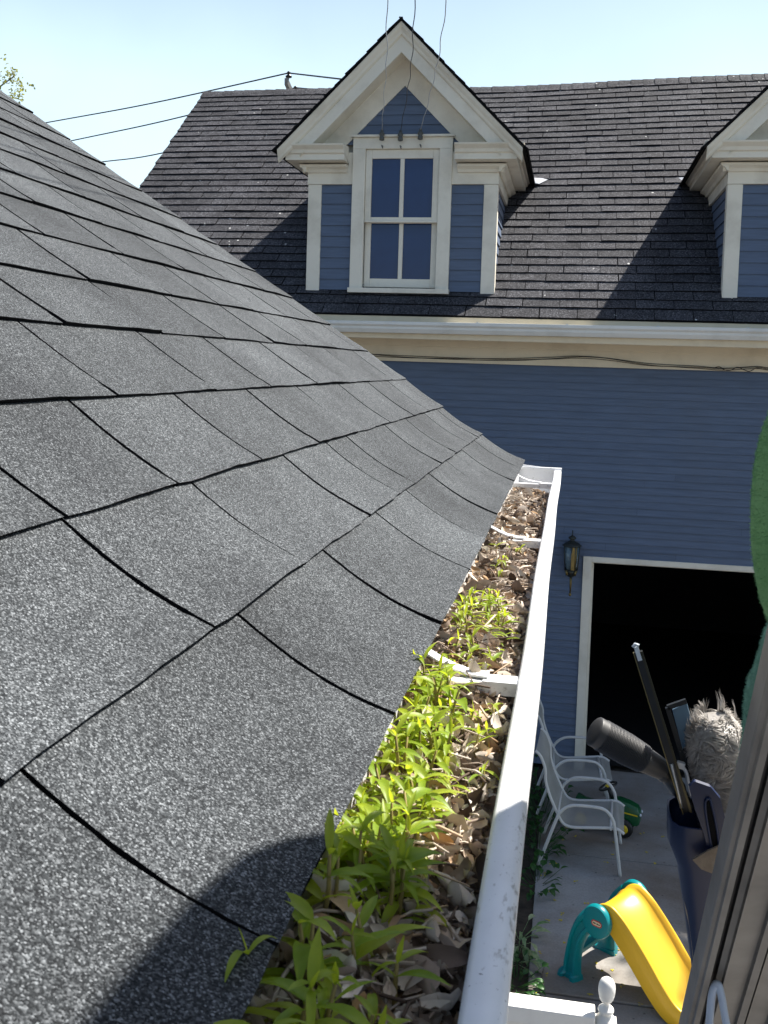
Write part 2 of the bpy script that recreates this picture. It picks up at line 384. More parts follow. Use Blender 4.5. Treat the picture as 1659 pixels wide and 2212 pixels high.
# frieze, fascia and soffit
mb = MB()
mb.box(GX0+.28, GX1-.28, YW-.035, YW, CZ+.03, CZ+.285)
mb.box(GX0+.28, GX1-.28, YW-.05, YW-.0352, CZ+.19, CZ+.285)
mb.box(GX0+.05, GX1-.05, YE+.015, YW-.03, CZ+.287, CZ+.31)
mb.box(GX0+.05, GX1-.05, YE-.012, YE+.013, CZ+.25, CZ+.472)
mb.build('frieze_and_fascia', M_buff, gar, bevel=.004)
mb = MB()                                    # eave gutter, slightly out of level
def gp(pts, x): return [(x, YE-.015-u, CZ+.36+.008*(x+2.5)*.55+v) for u, v in pts]
prof = [(0, .05), (0, -.06), (.06, -.06), (.085, -.02), (.085, -.0), (.105, .02), (.105, .05), (.09, .05), (.09, .03), (.07, .01), (.07, -.02), (.05, -.045), (.012, -.045), (.012, .05)]
mb.grid([gp(prof, GX0), gp(prof, -1), gp(prof, 2), gp(prof, GX1)], closed=True, capo=True)
gg = fixn(mb.build('gutter', M_white, gar, bevel=.003))
for k in range(13):
    x = -5.05+.83*k+random.uniform(-.02, .02); mb = MB()
    z = CZ+.36+.008*(x+2.5)*.55+.052
    mb.box(x-.011, x+.011, YE-.118, YE+.05, z, z+.004, ); mb.box(x-.011, x+.011, YE+.0, YE+.004, z, z+.05)
    mb.build('gutter_strap', M_galv, gg)
# shingles
def sag(x): return .055*max(0, (x+1.5)/3.7)**1.6*1.6 + .012*math.sin(x*1.3)
EX = .1494; NC = 35; TW = .358
def rp(x, s, o):                             # point on the front roof face; s is distance up the slope
    L = math.hypot(1, SL); t = s/(L*(YR-YE)); 
    return Vector((x, YE+s/L - o*SL/L, ZE+s*SL/L + o/L + sag(x)*t))
mb = MB()
for i in range(NC):
    off = (i % 2)*TW/2 + random.uniform(-.02, .02) + (random.uniform(-.05, .05) if i % 6 == 0 else 0)
    x = GX0-TW+off
    while x < GX1:
        a, b = max(x+.0035, GX0+random.uniform(-.006, .008)), min(x+TW-.0035+random.uniform(-.004, .004), GX1)
        if b-a > .03:
            s0, s1 = i*EX + random.uniform(-.002, .003), (i+1)*EX+.03
            if i == 0: s0 -= .03
            t = .013+random.uniform(0, .007); n = 5
            xs_ = [a+(b-a)*k/(n-1) for k in range(n)]
            low = [rp(q, s0+random.uniform(-.002, .002), t+random.uniform(-.002, .003)) for q in xs_]
            mb.mi = 0; mb.grid([low, [rp(q, (s0+s1)/2, t*.55) for q in xs_], [rp(q, s1, .002) for q in xs_]])
            mb.mi = 1; mb.grid([[rp(q, s0, -.002) for q in xs_], low])
            mb.quad(rp(a, s0, -.002), low[0], rp(a, s1, .002), rp(a, s1, -.004)); mb.quad(rp(b, s0, -.002), low[-1], rp(b, s1, .002), rp(b, s1, -.004))
        x += TW
mb.mi = 1
xs_ = [GX0+(GX1-GX0)*k/30 for k in range(31)]
L0 = math.hypot(1, SL)*(YR-YE)
mb.grid([[rp(q, -.02, -.003) for q in xs_], [rp(q, L0, -.003) for q in xs_]])
mb.grid([[rp(q, -.02, -.010) for q in xs_], [rp(q, -.02, -.003) for q in xs_]])
mb.grid([[rp(q, L0, -.003) for q in xs_], [Vector((q, 2*YR-YE, ZE)) for q in xs_]])
for xx in (GX0, GX1): mb.quad(rp(xx, 0, -.003), rp(xx, L0, -.003), rp(xx, L0, -.06), rp(xx, 0, -.06))
rf = mb.build('roof', [M_shf, M_asph], gar)
mb = MB(); x = GX0
while x < GX1:
    p = []; zz = ZR+sag(x)+.012+random.uniform(0, .004)
    for k, (dy, dz) in enumerate(((-.14, -.112), (-.07, -.052), (0, 0), (.07, -.052), (.14, -.112))): p.append((dy, dz))
    t = .008
    r0 = [(x, YR+dy, zz+dz+t) for dy, dz in p]; r1 = [(x+.19, YR+dy, zz+dz-.002+sag(x+.19)-sag(x)) for dy, dz in p]; rb = [(x, YR+dy, zz+dz-.004) for dy, dz in p]
    mb.mi = 0; mb.grid([r0, r1]); mb.mi = 1; mb.grid([rb, r0]); mb.quad(r0[0], r1[0], rb[0])
    x += .152
mb.build('ridge_cap', [M_shf, M_asph], rf)
mb = MB()                                    # white rake edge of the left gable
pr = [(0, -.02), (.03, -.02), (.03, -.16), (0, -.16)]
mb.prism([(u, v) for u, v in pr], 0, L0, lambda u, v, s: rp(GX0+.012+u, s, 0)+Vector((0, 0, v-.03)))
fixn(mb.build('rake_board', M_cream, gar))

# ------------------------------------------------------------------ dormers
def make_dormer(cx):
    YD = 10.246; HW = .953; zb = CZ+.731; P = CZ
    R = lambda z: rY(z)
    mb = MB()
    f = lambda u, v, o: (cx+u, YD-o, v)
    for s in (-1, 1):                        # siding panels beside the window
        sp = (-HW+.12, -.50) if s < 0 else (.50, HW-.12)
        clap(mb, f, zb+.01, P+1.80, .1085, lambda v: sp, .014)
        X = s*HW
        clap(mb, lambda u, v, o: (cx+X+s*(o-.012), u, v), zb, P+1.80, .1085, lambda v: (YD+.09, R(v)+.02), .014)
    clap(mb, f, P+2.2, P+2.78, .098, lambda v: (-(P+2.775-v), (P+2.775-v)), .014)
    d = fixn(mb.build('dormer', M_blue, gar, origin=(cx, YD, zb)))
    # plain wall behind everything
    mb = MB(); t = MB()
    mb.quad((cx-HW+.02, YD+.075, zb), (cx+HW-.02, YD+.075, zb), (cx+HW-.02, YD+.075, P+2.1), (cx, YD+.075, P+3.05), (cx-HW+.02, YD+.075, P+2.1))
    # corner boards, front and side
    for s in (-1, 1):
        a, b = sorted((s*HW, s*(HW-.125)))
        mb.box(cx+a, cx+b, YD-.025, YD, zb-.01, P+1.80)
        a, b = sorted((s*(HW-.01), s*(HW+.014)))
        mb.box(cx+a, cx+b, YD-.023, YD+.09, zb-.01, P+1.80)
        a, b = sorted((s*(HW+.018), s*.50))  # frieze over the panels
        mb.box(cx+a, cx+b, YD-.03, YD+.02, P+1.802, P+2.12)
        mb.prism([(YD-.03, P+1.802), (R(P+1.802), P+1.802), (R(P+2.1), P+2.1), (YD-.03, P+2.1)], s*(HW-.01), s*(HW+.018), lambda u, v, x: (cx+x, u, v))
        # bed mould under the soffit
        pr = [(0, 0), (.02, 0), (.035, .03), (.07, .05), (.075, .075), (0, .075)]
        a, b = (s*(HW+.07), s*.56)
        mb.prism(pr, a, b, lambda u, v, x: (cx+x, YD-.031-u, P+1.915+v))
        mb.prism(pr, YD-.10, R(P+1.99), lambda u, v, y: (cx+s*(HW+.019+u), y, P+1.915+v))
    fixn(mb.build('corner_trim', M_cream, d, bevel=.003))
    # window casing, bay head, sill
    mb = MB()
    mb.box(cx-.505, cx-.375, YD-.05, YD+.0, zb+.03, P+2.15); mb.box(cx+.375, cx+.505, YD-.05, YD+.0, zb+.03, P+2.15)
    mb.box(cx-.505, cx+.505, YD-.052, YD+.0, P+2.15, P+2.262)
    mb.box(cx-.525, cx+.525, YD-.085, YD+.0, P+2.2625, P+2.285)
    mb.box(cx-.515, cx+.515, YD-.095, YD-.0, zb-.02, zb+.029)
    wf = mb.build('window_casing', M_cream, d, bevel=.004)
    mb = MB()                                # sashes
    Z0, Z1, ZM = P+.775, P+2.148, P+1.42
    def sash(z0, z1, y, lo, hi, st):
        mb.box(cx-.373, cx-.373+st, y, y+.04, z0, z1); mb.box(cx+.373-st, cx+.373, y, y+.04, z0, z1)
        mb.box(cx-.373+st, cx+.373-st, y+.001, y+.039, z0, z0+lo); mb.box(cx-.373+st, cx+.373-st, y+.001, y+.039, z1-hi, z1)
        mb.box(cx-.021, cx+.021, y+.004, y+.036, z0+lo, z1-hi)
    sash(ZM+.005, Z1, YD-.025, .05, .09, .062); sash(Z0, ZM+.045, YD+.018, .087, .045, .062)
    mb.box(cx-.373, cx+.373, YD-.04, YD-.026, ZM, ZM+.02)
    fixn(mb.build('window_sash', M_cream, d, bevel=.004))
    for s in (-1, 1):
        for z0, z1, y in ((ZM+.05, Z1-.085, YD-.002), (Z0+.08, ZM+.005, YD+.04)):
            mb = MB(); a, b = sorted((s*.018, s*.315)); tl = random.uniform(-.004, .004)
            mb.quad((cx+a, y+tl, z0), (cx+b, y-tl, z0), (cx+b, y-tl+.003, z1), (cx+a, y+tl+.003, z1)); mb.build('window_pane', M_glass, d)
    # gable roof: rake frieze on the wall, soffits, fascias with crown, cornice returns
    YF = 9.95; zp = P+3.30
    mb = MB()
    for s in (-1, 1):
        def q(u, v): return (cx+s*u, v)
        # rake frieze on the wall plane
        pts = [(0, P+2.775), (0, P+3.05), (.93, P+2.12), (.60, P+2.12), (.60, P+2.175)]
        mb.prism(pts, YD-.022, YD-.0, lambda u, v, y: (cx+s*u, y, v))
        # rake soffit
        mb.quad((cx, YF+.02, P+3.035), (cx+s*1.0, YF+.02, P+2.035), (cx+s*1.0, YD+.02, P+2.035), (cx, YD+.02, P+3.035))
        # rake fascia (flat) and crown above it
        pts = [(0, P+3.025), (0, P+3.175), (1.05, P+2.125), (.90, P+2.125)]
        mb.prism(pts, YF+.012, YF+.04, lambda u, v, y: (cx+s*u, y, v))
        rows = []
        for du, dy in ((-.0, .012), (.018, -.012), (.05, -.02), (.085, -.045), (.12, -.055), (.125, -.055), (.125, .04)):
            rows.append([(cx, YF+dy, P+3.175+du), (cx+s*1.21, YF+dy, P+3.175+du-1.21)])
        mb.grid(rows)
        # eave cornice along the side and its return across the front
        pr = [(0, 0), (0, .02), (.215, .02), (.215, .075), (.235, .085), (.245, .115), (.285, .15), (.29, .165), (.0, .19)]
        mb.grid([[(cx+s*.55, YD-.03-u, P+1.985+v) for u, v in pr], [(cx+s*(HW+u*.93), YD-.03-u, P+1.985+v) for u, v in pr],
                 [(cx+s*(HW+u*.93), R(P+2.1)+.1, P+1.985+v) for u, v in pr]], closed=True, capo=True)
    fixn(mb.build('cornice', M_cream, d, bevel=.002))
    mb = MB()                                # shingled slopes
    for s in (-1, 1):
        nC = 12; Ls = 1.245*math.sqrt(2)
        for i in range(nC):
            y0 = YF-.075; u1 = 1.245*(1-i/nC)+.012; u0 = 1.245*(1-(i+1)/nC)-.01
            zf = lambda u: P+3.325-u
            yb = lambda u: R(zf(u))+.05
            t = .012; jj = random.uniform(-.008, .008)
            o = t/math.sqrt(2)
            A = [(cx+s*u1+s*o, y0+jj, zf(u1)+o), (cx+s*u1+s*o, yb(u1), zf(u1)+o), (cx+s*u0, yb(u0), zf(u0)+.003), (cx+s*u0, y0+jj, zf(u0)+.003)]
            B = [(x-s*.012, y, z-.014) for x, y, z in A]
            mb.mi = 0; mb.quad(*A)
            mb.mi = 1; mb.quad(A[0], A[3], B[3], B[0]); mb.quad(A[0], A[1], B[1], B[0])
        mb.mi = 1
        mb.quad((cx, YF-.07, P+3.305), (cx+s*1.24, YF-.07, P+2.065), (cx+s*1.24, R(P+2.06), P+2.065), (cx, R(P+3.3), P+3.305))
    mb.build('roof', [M_shf, M_asph], d)
    for s in (-1, 1):                        # bright flashing where the eave meets the main roof
        mb = MB(); z = P+2.16; y = R(z)
        a = Vector((cx+s*1.19, y-.02, z+.035)); b = Vector((cx+s*1.42, y+.02, z+.03)); c = Vector((cx+s*1.30, y-.12, z-.055)); e = Vector((cx+s*1.19, y-.10, z-.03))
        mb.quad(a, b, c, e); mb.build('flashing', M_galv, d)
    return d
d1 = make_dormer(-1.757)
d2 = copy_tree(d1, gar); d2.location = d1.location+Vector((4.107, 0, 0)); ORG[d2] = ORG[d1]+Vector((4.107, 0, 0))

# ------------------------------------------------------------------ things on the garage
mb = MB()
pts = [(-4.2, .12), (-3.4, .10), (-2.2, .062), (-1.6, .045), (-.7, .048), (-.2, .075), (.05, .095), (.35, .085), (.75, .04), (1.2, .03), (1.45, .02), (1.75, .045), (1.95, .028), (2.6, .03), (4, .05), (6, .05)]
for k in range(3):
    p = [(x, YW-.042-.008*k, CZ+.03+z+.012*math.sin(k*2.1+x*1.7)) for x, z in pts]; mb.tube(smooth_path(p, 5), .0032, 5)
p = [(1.35+.45*k/8, YW-.06-.01*(k % 2), CZ+.052+.02*math.sin(k*1.9)) for k in range(9)]; mb.tube(smooth_path(p, 4), .004, 5)
tag(mb.build('cable', M_wire), 'black electric cables drooping along the buff frieze board', 'cable')
# wall lantern
lx, lz = .078, CZ-1.84
lan = thing('wall_lantern', (lx, YW-.02, lz-.43), 'brass and bronze carriage lantern on blue wall left of the garage opening', 'lamp')
ly = YW-.13
mb = MB(); mb.lathe([(.0, .24), (.006, .235), (.005, .19), (.012, .185), (.035, .17), (.04, .155), (.02, .145), (.03, .13), (.07, .11), (.097, .085), (.097, .08), (.09, .078)], (lx, ly, lz), 8)
mb.lathe([(.066, -.16), (.07, -.15), (.06, -.19), (.035, -.225), (.012, -.24), (.008, -.25)], (lx, ly, lz), 8)
for k in range(6):
    a = math.pi/6+k*math.pi/3; mb.tube([(lx+.088*math.cos(a), ly+.088*math.sin(a), lz+.08), (lx+.07*math.cos(a), ly+.07*math.sin(a), lz-.155)], .006, 5)
mb.box(lx-.03, lx+.03, YW-.03, YW-.005, lz-.2, lz+.1); mb.box(lx-.008, lx+.008, ly, YW-.01, lz-.215, lz-.2)
fixn(mb.build('lantern_frame', M_bronze, lan))
mb = MB(); mb.lathe([(.082, .075), (.066, -.15)], (lx, ly, lz), 6)
gm = N('lantern_glass'); gm.col((.25, .36, .42)).rough(.12, .6); gm.p.inputs['Transmission Weight'].default_value = .5
fixn(mb.build('lantern_glass', gm.m, lan))
mb = MB(); mb.box(lx-.005, lx+.03, ly-.088, ly-.083, lz-.15, lz+.075)
mb.tube([(lx+.045, ly-.085, lz+.08), (lx+.035, ly-.07, lz-.15)], .008, 6)
mb.tube([(lx-.045, ly-.05, lz-.16), (lx-.04, ly-.05, lz-.21)], .012, 6); mb.tube([(lx+.045, ly-.05, lz-.16), (lx+.04, ly-.05, lz-.21)], .012, 6)
mb.tube([(lx, ly, lz-.24), (lx+.002, ly+.0, lz-.3), (lx, ly+.0, lz-.42)], [.012, .011, .006], 8)
mb.lathe([(.004, -.43), (.015, -.42), (.012, -.40), (.004, -.395)], (lx, ly, lz), 8)
fixn(mb.build('brass_fitting', M_brass, lan))

# overhead wires to the dormer, each with its insulator
WT = [((825, 292), (829, 215), (836, 0)), ((865, 293), (880, 200), (896, 0)), ((908, 290), (930, 200), (965, 0))]
names = ['leftmost', 'middle', 'rightmost']
for k, (a, b, c) in enumerate(WT):
    root = thing('overhead_wire', at(*a, 10.12), 'thin service wire rising from the %s insulator above the dormer window' % names[k], 'wire', 'service wires above the dormer window')
    p0 = at(*a, 10.13); pm = at(*b, 9.2); p1 = at(*c, 6.2); d = (p1-pm)
    pts = [p0+Vector((0, 0, .04)), pm, pm+d*.5+Vector((.012, 0, -.01)), p1, p1+d*.7, p1+d*1.6+Vector((0, 0, .1))]
    path = smooth_path(pts, 10)
    path = [p+Vector((.006*math.sin(i*.9+k), 0, 0))*(1 if 3 < i else 0) for i, p in enumerate(path)]
    mb = MB(); mb.tube(path, .0035, 5); mb.build('wire', M_wire if k == 1 else M_galv, root)
    mb = MB(); mb.lathe([(.012, -.085), (.026, -.078), (.026, -.05), (.016, -.042), (.027, -.03), (.027, -.01), (.014, 0), (.017, .014), (.009, .025)], p0+Vector((0, 0, .03)), 10)
    mb.tube([p0+Vector((0, .1, -.09)), p0+Vector((0, 0, -.10)), p0+Vector((.015, -.02, -.13))], .006, 5)
    fixn(mb.build('insulator', simple('grey_porcelain', (.10, .105, .10), .4), root))

# utility pole beyond the roof
UP = 24.0
top = at(622, 178, UP)
pole = thing('utility_pole', (top.x+1.4, UP+.6, 0), 'wooden utility pole crossarm with dark insulators showing above the garage ridge', 'utility pole')
mb = MB(); mb.tube([(top.x+1.4, UP+1.4, 0), (top.x+1.4, UP+1.4, top.z-.6)], [.16, .12], 10); mb.build('pole', M_wood, pole)
mb = MB(); ax = Vector((.33, .45, -.80)).normalized(); sx_ = Vector((.8, -.6, 0)).normalized(); up_ = Vector((0, 0, 1))
A = at(618, 170, UP)
c8 = []
for t in (0, 1.5):
    for u, v in ((-.06, -.13), (.06, -.13), (.06, .02), (-.06, .02)): c8.append(A+ax*t+sx_*u+up_*v)
mb.grid([c8[:4], c8[4:]], closed=True, capo=True); fixn(mb.build('crossarm', M_wood, pole))
tops = []
for t, pk in ((0.05, (622, 152)), (.42, (635, 187)), (.9, None)):
    base = A+ax*t+Vector((.04, 0, .02)); mb = MB()
    mb.tube([base, base+Vector((0, 0, .1))], .012, 6)
    mb.lathe([(.025, .05), (.075, .055), (.08, .085), (.04, .115), (.03, .14), (.045, .15), (.045, .18), (.02, .2)], base, 12)
    fixn(mb.build('insulator', M_rub, pole)); tops.append(base+Vector((0, 0, .16)))
for k, (l, r, w) in enumerate((((100, 265), (730, 170), 'highest'), ((150, 305), (745, 199), 'middle'), ((215, 350), None, 'lowest'))):
    mb = MB(); c = tops[k]; pl = at(*l, 30); 
    if k == 2:
        c = at(420, 315, 25.5); 
    dl = (pl-c); path = [c, c+dl*.5+Vector((0, 0, -.06)), pl, c+dl*2.4+Vector((0, 0, .2))]
    path = smooth_path(path, 8)
    if r:
        pr_ = at(*r, 22); path = [c+(pr_-c)*2.2, pr_] + path
    else: path = [c-dl*.8]+path
    mb.tube(path, .018, 5)
    tag(mb.build('power_line', M_wire), '%s of the three dark power lines crossing the sky left of the garage roof' % w, 'power line', 'power lines left of the garage roof')

# tree top beyond the near roof
tr = thing('tree', (-14.1, 21, 0), 'young tree with sparse pale green leaves peeking above the near roof', 'tree')
mb = MB(); lf = MB()
top_ = Vector((-14.1, 21, 0))
mb.tube([top_, top_+Vector((.1, 0, 4)), top_+Vector((.2, 0, 8)), top_+Vector((.1, 0, 9.4)), top_+Vector((.15, 0, 10.2))], [.22, .16, .09, .04, .015], 8)
rnd = random.Random(3)
tips = []
for k in range(46):
    h = rnd.uniform(3.5, 9.3); a = rnd.uniform(0, 6.28); L = rnd.uniform(.9, 2.0)*(1 if h < 7 else .55)
    p0 = top_+Vector((.15, 0, h)); e = p0+Vector((math.cos(a)*L, math.sin(a)*L, L*rnd.uniform(.25, .6)))
    m_ = (p0+e)/2+Vector((0, 0, -.1)); mb.tube([p0, m_, e], [.035, .02, .006], 5); tips.append((m_, e))
e = at(30, 165, 20.5); mb.tube([top_+Vector((.15, 0, 9.4)), (top_+Vector((.15, 0, 9.4))+e)/2+Vector((0, 0, -.15)), e, at(22, 145, 20.5)], [.04, .025, .012, .005], 5); tips += [(e, at(22, 150, 20.5)), (at(30, 195, 20.5), at(46, 175, 20.5)), (at(30, 215, 20.5), at(42, 205, 20.5)), (at(3, 190, 20.5), at(5, 140, 20.5)), (at(10, 215, 20.5), at(20, 180, 20.5))]
for m_, e in tips:
    for j in range(5):
        c = m_.lerp(e, rnd.uniform(.2, 1.05))+Vector((rnd.gauss(0, .1), rnd.gauss(0, .1), rnd.gauss(0, .08)))
        for q in range(9):
            o = c+Vector((rnd.gauss(0, .045), rnd.gauss(0, .045), rnd.gauss(0, .045)))
            d = Vector((rnd.gauss(0, 1), rnd.gauss(0, 1), rnd.gauss(-.2, .7))).normalized(); w = d.orthogonal().normalized()*rnd.uniform(.018, .03); l = d*rnd.uniform(.05, .09)
            lf.quad(o, o+l*.4+w, o+l, o+l*.4-w)
mb.build('trunk', M_bark, tr); lf.build('crown', M_tree, tr)

# unseen tree added past the garage's right end to shade the drive
shade_tree = thing('tree', (8.6, 11.6, 0), 'unseen leafy tree added beyond the right end of the garage to shade the drive', 'tree')
mb = MB(); lf = MB(); b0 = Vector((8.6, 11.6, 0)); rnd = random.Random(17)
mb.tube([b0, b0+Vector((.05, 0, 4)), b0+Vector((-.1, .1, 7.5)), b0+Vector((-.3, .2, 11))], [.26, .2, .14, .05], 10)
for k in range(27):
    e = Vector((5.93+rnd.gauss(0, .06), 11.72+rnd.gauss(0, .04), 10)) if k > 26 else Vector((7.5+rnd.gauss(0, .38), 12.5+rnd.gauss(0, .18), 10+rnd.gauss(0, .2))) if k < 15 else Vector((6.85+rnd.gauss(0, .12), 12.3+rnd.gauss(0, .06), 10)) if k < 19 else b0+Vector((rnd.uniform(-.5, 1.8), rnd.uniform(-1.5, 1.8), rnd.uniform(8, 12)))
    s0 = b0+Vector((-.1, .1, rnd.uniform(6.5, 9.0))); mb.tube([s0, (s0+e)/2+Vector((0, 0, -.2)), e], [.06, .035, .01], 6)
    for j in range(130):
        q_ = .5 if k > 26 else 1; o = e+Vector((rnd.gauss(0, .30*q_), rnd.gauss(0, .26*q_), rnd.gauss(0, .25*q_)))
        d = Vector((rnd.gauss(0, 1), rnd.gauss(0, 1), rnd.gauss(0, .5))).normalized(); w = d.orthogonal().normalized()*rnd.uniform(.05, .08); l = d*rnd.uniform(.12, .2)
        lf.quad(o, o+l*.4+w, o+l, o+l*.4-w)
mb.build('trunk', M_bark, shade_tree); lf.build('crown', M_tree, shade_tree)

# ------------------------------------------------------------------ near house: roof, gutter
nh = thing('near_house', (-2.8, 1.4, 0), 'near house wing with grey granule shingles and white gutter full of leaves', 'house')
PR = [(-.132, -.290), (-.266, -.213), (-.390, -.133), (-.507, -.050), (-.627, .033), (-.746, .111)]
for i in range(16): PR.append((PR[-1][0]-.1195, PR[-1][1]+.0796))
NP = len(PR)
def prof_(s):                                # point and outward normal of the profile; s counts courses from the drip edge
    def pt(s):
        s = min(max(s, 0), NP-1.001); i = int(s); t = s-i
        p = [Vector(PR[min(max(j, 0), NP-1)]) for j in (i-1, i, i+1, i+2)]
        if i == 0: p[0] = Vector((PR[0][0]+.142, PR[0][1]-.058))
        return .5*((2*p[1])+(p[2]-p[0])*t+(2*p[0]-5*p[1]+4*p[2]-p[3])*t*t+(3*p[1]-p[0]-3*p[2]+p[3])*t**3)
    a = pt(s); b = pt(s+.02) if s < NP-1.1 else a; c = pt(s-.02) if s > .02 else a
    t = (b-c).normalized(); n = Vector((-t.y, t.x)); 
    if n.y < 0: n = -n
    return a, n
def np_(s, y, o):
    if s < 0:
        a, n = prof_(0); b, _ = prof_(.05); a = a + (a-b).normalized()*(-s*.147)
    else:
        a, n = prof_(s); i_ = int(s); o -= (.0054, .0050, .0030, .0020, .0016)[min(i_, 4)]*math.sin(math.pi*(s-i_))   # old tabs sag between butts
    return Vector((a.x+n.x*o, y, CZ+a.y+n.y*o))
JO = {0: [.16, .463, .80, 1.10, 1.41, 1.68, 1.96, 2.24, 2.56, 2.90],
      1: [.14, .44, .738, 1.013, 1.36, 1.61, 1.766, 2.14, 2.42, 2.74, 3.0],
      2: [.12, .41, .74, .97, 1.25, 1.55, 1.85, 2.2, 2.53, 2.81],
      3: [.17, .47, .78, 1.077, 1.403, 1.674, 1.995, 2.263, 2.54, 2.888],
      4: [.27, .57, .88, 1.18, 1.49, 1.78, 2.09, 2.36, 2.67, 2.98],
      5: [.28, .59, .89, 1.19, 1.483, 1.816, 2.07, 2.31, 2.60, 2.9]}
mb = MB(); rr = random.Random(11)
def yend(i): return 3.155-.012*i+rr.uniform(-.008, .012)
for i in range(NP-1):
    js = JO.get(i) or [.05+.305*k+(.15 if i % 2 else 0)+rr.uniform(-.02, .02) for k in range(11)]
    js = [-.45, -.14] + [j for j in js if j < 2.99 - .012*i+.1] + [yend(i)]
    for a, b in zip(js, js[1:]):
        last = b == js[-1]
        g_ = .0026+.0013*min(1, max(0, (a-.3)/1.2)); a_, b_ = a+g_, (b if last else b-g_)
        if b_-a_ < .02: continue
        n = max(3, int((b_-a_)/.03)); t = .0040+rr.uniform(0, .0024)
        lift = rr.uniform(0, .0012)
        yy = [a_+(b_-a_)*k/n for k in range(n+1)]
        ss = [0, .06, .12, .18, .25, .32, .4, .47, .55, .62, .7, .78, .85, .93, 1.0, 1.12]
        ph = rr.uniform(0, 6)
        rows = []
        je = [[rr.uniform(-.0007, .0007) for _ in ss] for _ in (0, 1)]
        for k, s in enumerate(ss):
            yk_ = list(yy); yk_[0] += je[0][k]; yk_[-1] += je[1][k]
            o = (t+lift)*(1-s/1.15)+.0015
            rows.append([np_(i+s if k else i+s+.004*math.sin(y*23+ph)+rr.uniform(-.006, .006), y, o + (.0008*math.sin(y*17+ph) if k < 3 else 0)) for y in yk_])
        mb.mi = 0; mb.smooth = True; mb.grid(rows); mb.smooth = False
        mb.mi = 1
        mb.grid([[q - (rows[1][j]-q).normalized()*-.0035 - Vector((-prof_(i)[1].x, 0, -prof_(i)[1].y))*-(t+lift+.003) for j, q in enumerate(rows[0])], rows[0]])
        for e in (0, -1):
            col = [r[e] for r in rows]
            mb.grid([[np_(i+s, (yy[0] if e == 0 else yy[-1]), -.002) for s in ss], col])
mb.mi = 1
ss = [k*.25 for k in range(int((NP-1)*4)+1)]
mb.grid([[np_(s, -.45, -.003) for s in ss], [np_(s, 3.13-.012*s, -.003) for s in ss]])
mb.grid([[np_(s, 3.13-.012*s, -.003) for s in ss], [np_(s, 3.13-.012*s, -.03) for s in ss]])
mb.mi = 0
rx, rz = PR[-1]
mb.quad((rx, -.45, CZ+rz), (rx, 2.9, CZ+rz), (2*rx+.132, 2.9, CZ-.29), (2*rx+.132, -.45, CZ-.29))
mb.build('roof', [M_shn, M_asph], nh)
mb = MB()
mb.box(-.175, -.152, -.45, 3.10, CZ-.45, CZ-.305)             # fascia
mb.box(-.5, -.175, -.45, 3.10, CZ-.45, CZ-.435)
mb.prism([(-.175, -.31), (-.52, -.07), (-5.26, -.07), (rx, rz-.03), (-.52, -.08)], 0, 1, lambda u, v, t: (u, 3.07+.02*t, CZ+v), cap=False)
mb.build('fascia', M_white, nh)
mb = MB()
clap(mb, lambda u, v, o: (-.5+o, u, v), 0.02, CZ-.45, .1, lambda v: (-.45, 2.95), .012)
clap(mb, lambda u, v, o: (u, 2.95+o, v), 0.02, CZ-.45, .1, lambda v: (-5, -.5), .012)
clap(mb, lambda u, v, o: (u, -.45+o, v), 0.02, CZ+2.2, .1, lambda v: (-.5, 5.5), .012)
fixn(mb.build('wall', M_blue, nh))
# gutter, ogee profile
LX = -.019
def gprof(dx=0):
    o = [(-.150, -.298), (-.150, -.400), (-.080, -.400), (-.062, -.392), (-.046, -.375), (-.040, -.352), (-.026, -.342), (LX, -.330), (LX, -.315), (-.0225, -.3105), (-.038, -.3105), (-.0415, -.314), (-.0415, -.321),
         (-.0395, -.321), (-.0385, -.3135), (-.0235, -.3135), (-.0213, -.317), (-.0213, -.329), (-.028, -.340), (-.042, -.350), (-.048, -.374), (-.064, -.390), (-.081, -.398), (-.148, -.398), (-.148, -.298)]
    return o
mb = MB(); rows = []; ny = 60
for k in range(ny+1):
    y = -.45+3.63*k/ny; w = .0012*math.sin(y*2.3)+.0008*math.sin(y*7)
    rows.append([(x+w, y, CZ+z) for x, z in gprof()])
mb.smooth = False; mb.grid(rows, closed=True)
gu = fixn(mb.build('gutter', M_alu, nh))
gu.data.shade_smooth() if hasattr(gu.data, 'shade_smooth') else None
b = gu.modifiers.new('edge', 'EDGE_SPLIT'); b.split_angle = R_(55)
mb = MB(); yk = 3.18
mb.grid([[(x, yk, CZ+z) for x, z in [(-.150, -.298), (-.150, -.4), (-.08, -.4), (-.046, -.375), (-.026, -.342), (LX, -.33), (LX, -.3105)]],
         [(x, yk+.004, CZ+z) for x, z in [(-.150, -.298), (-.150, -.4), (-.08, -.4), (-.046, -.375), (-.026, -.342), (LX, -.33), (LX, -.3105)]]], closed=True, capo=True)
mb.box(-.150, LX+.002, yk-.009, yk+.006, CZ-.312, CZ-.305)
fixn(mb.build('end_cap', M_alu, gu))
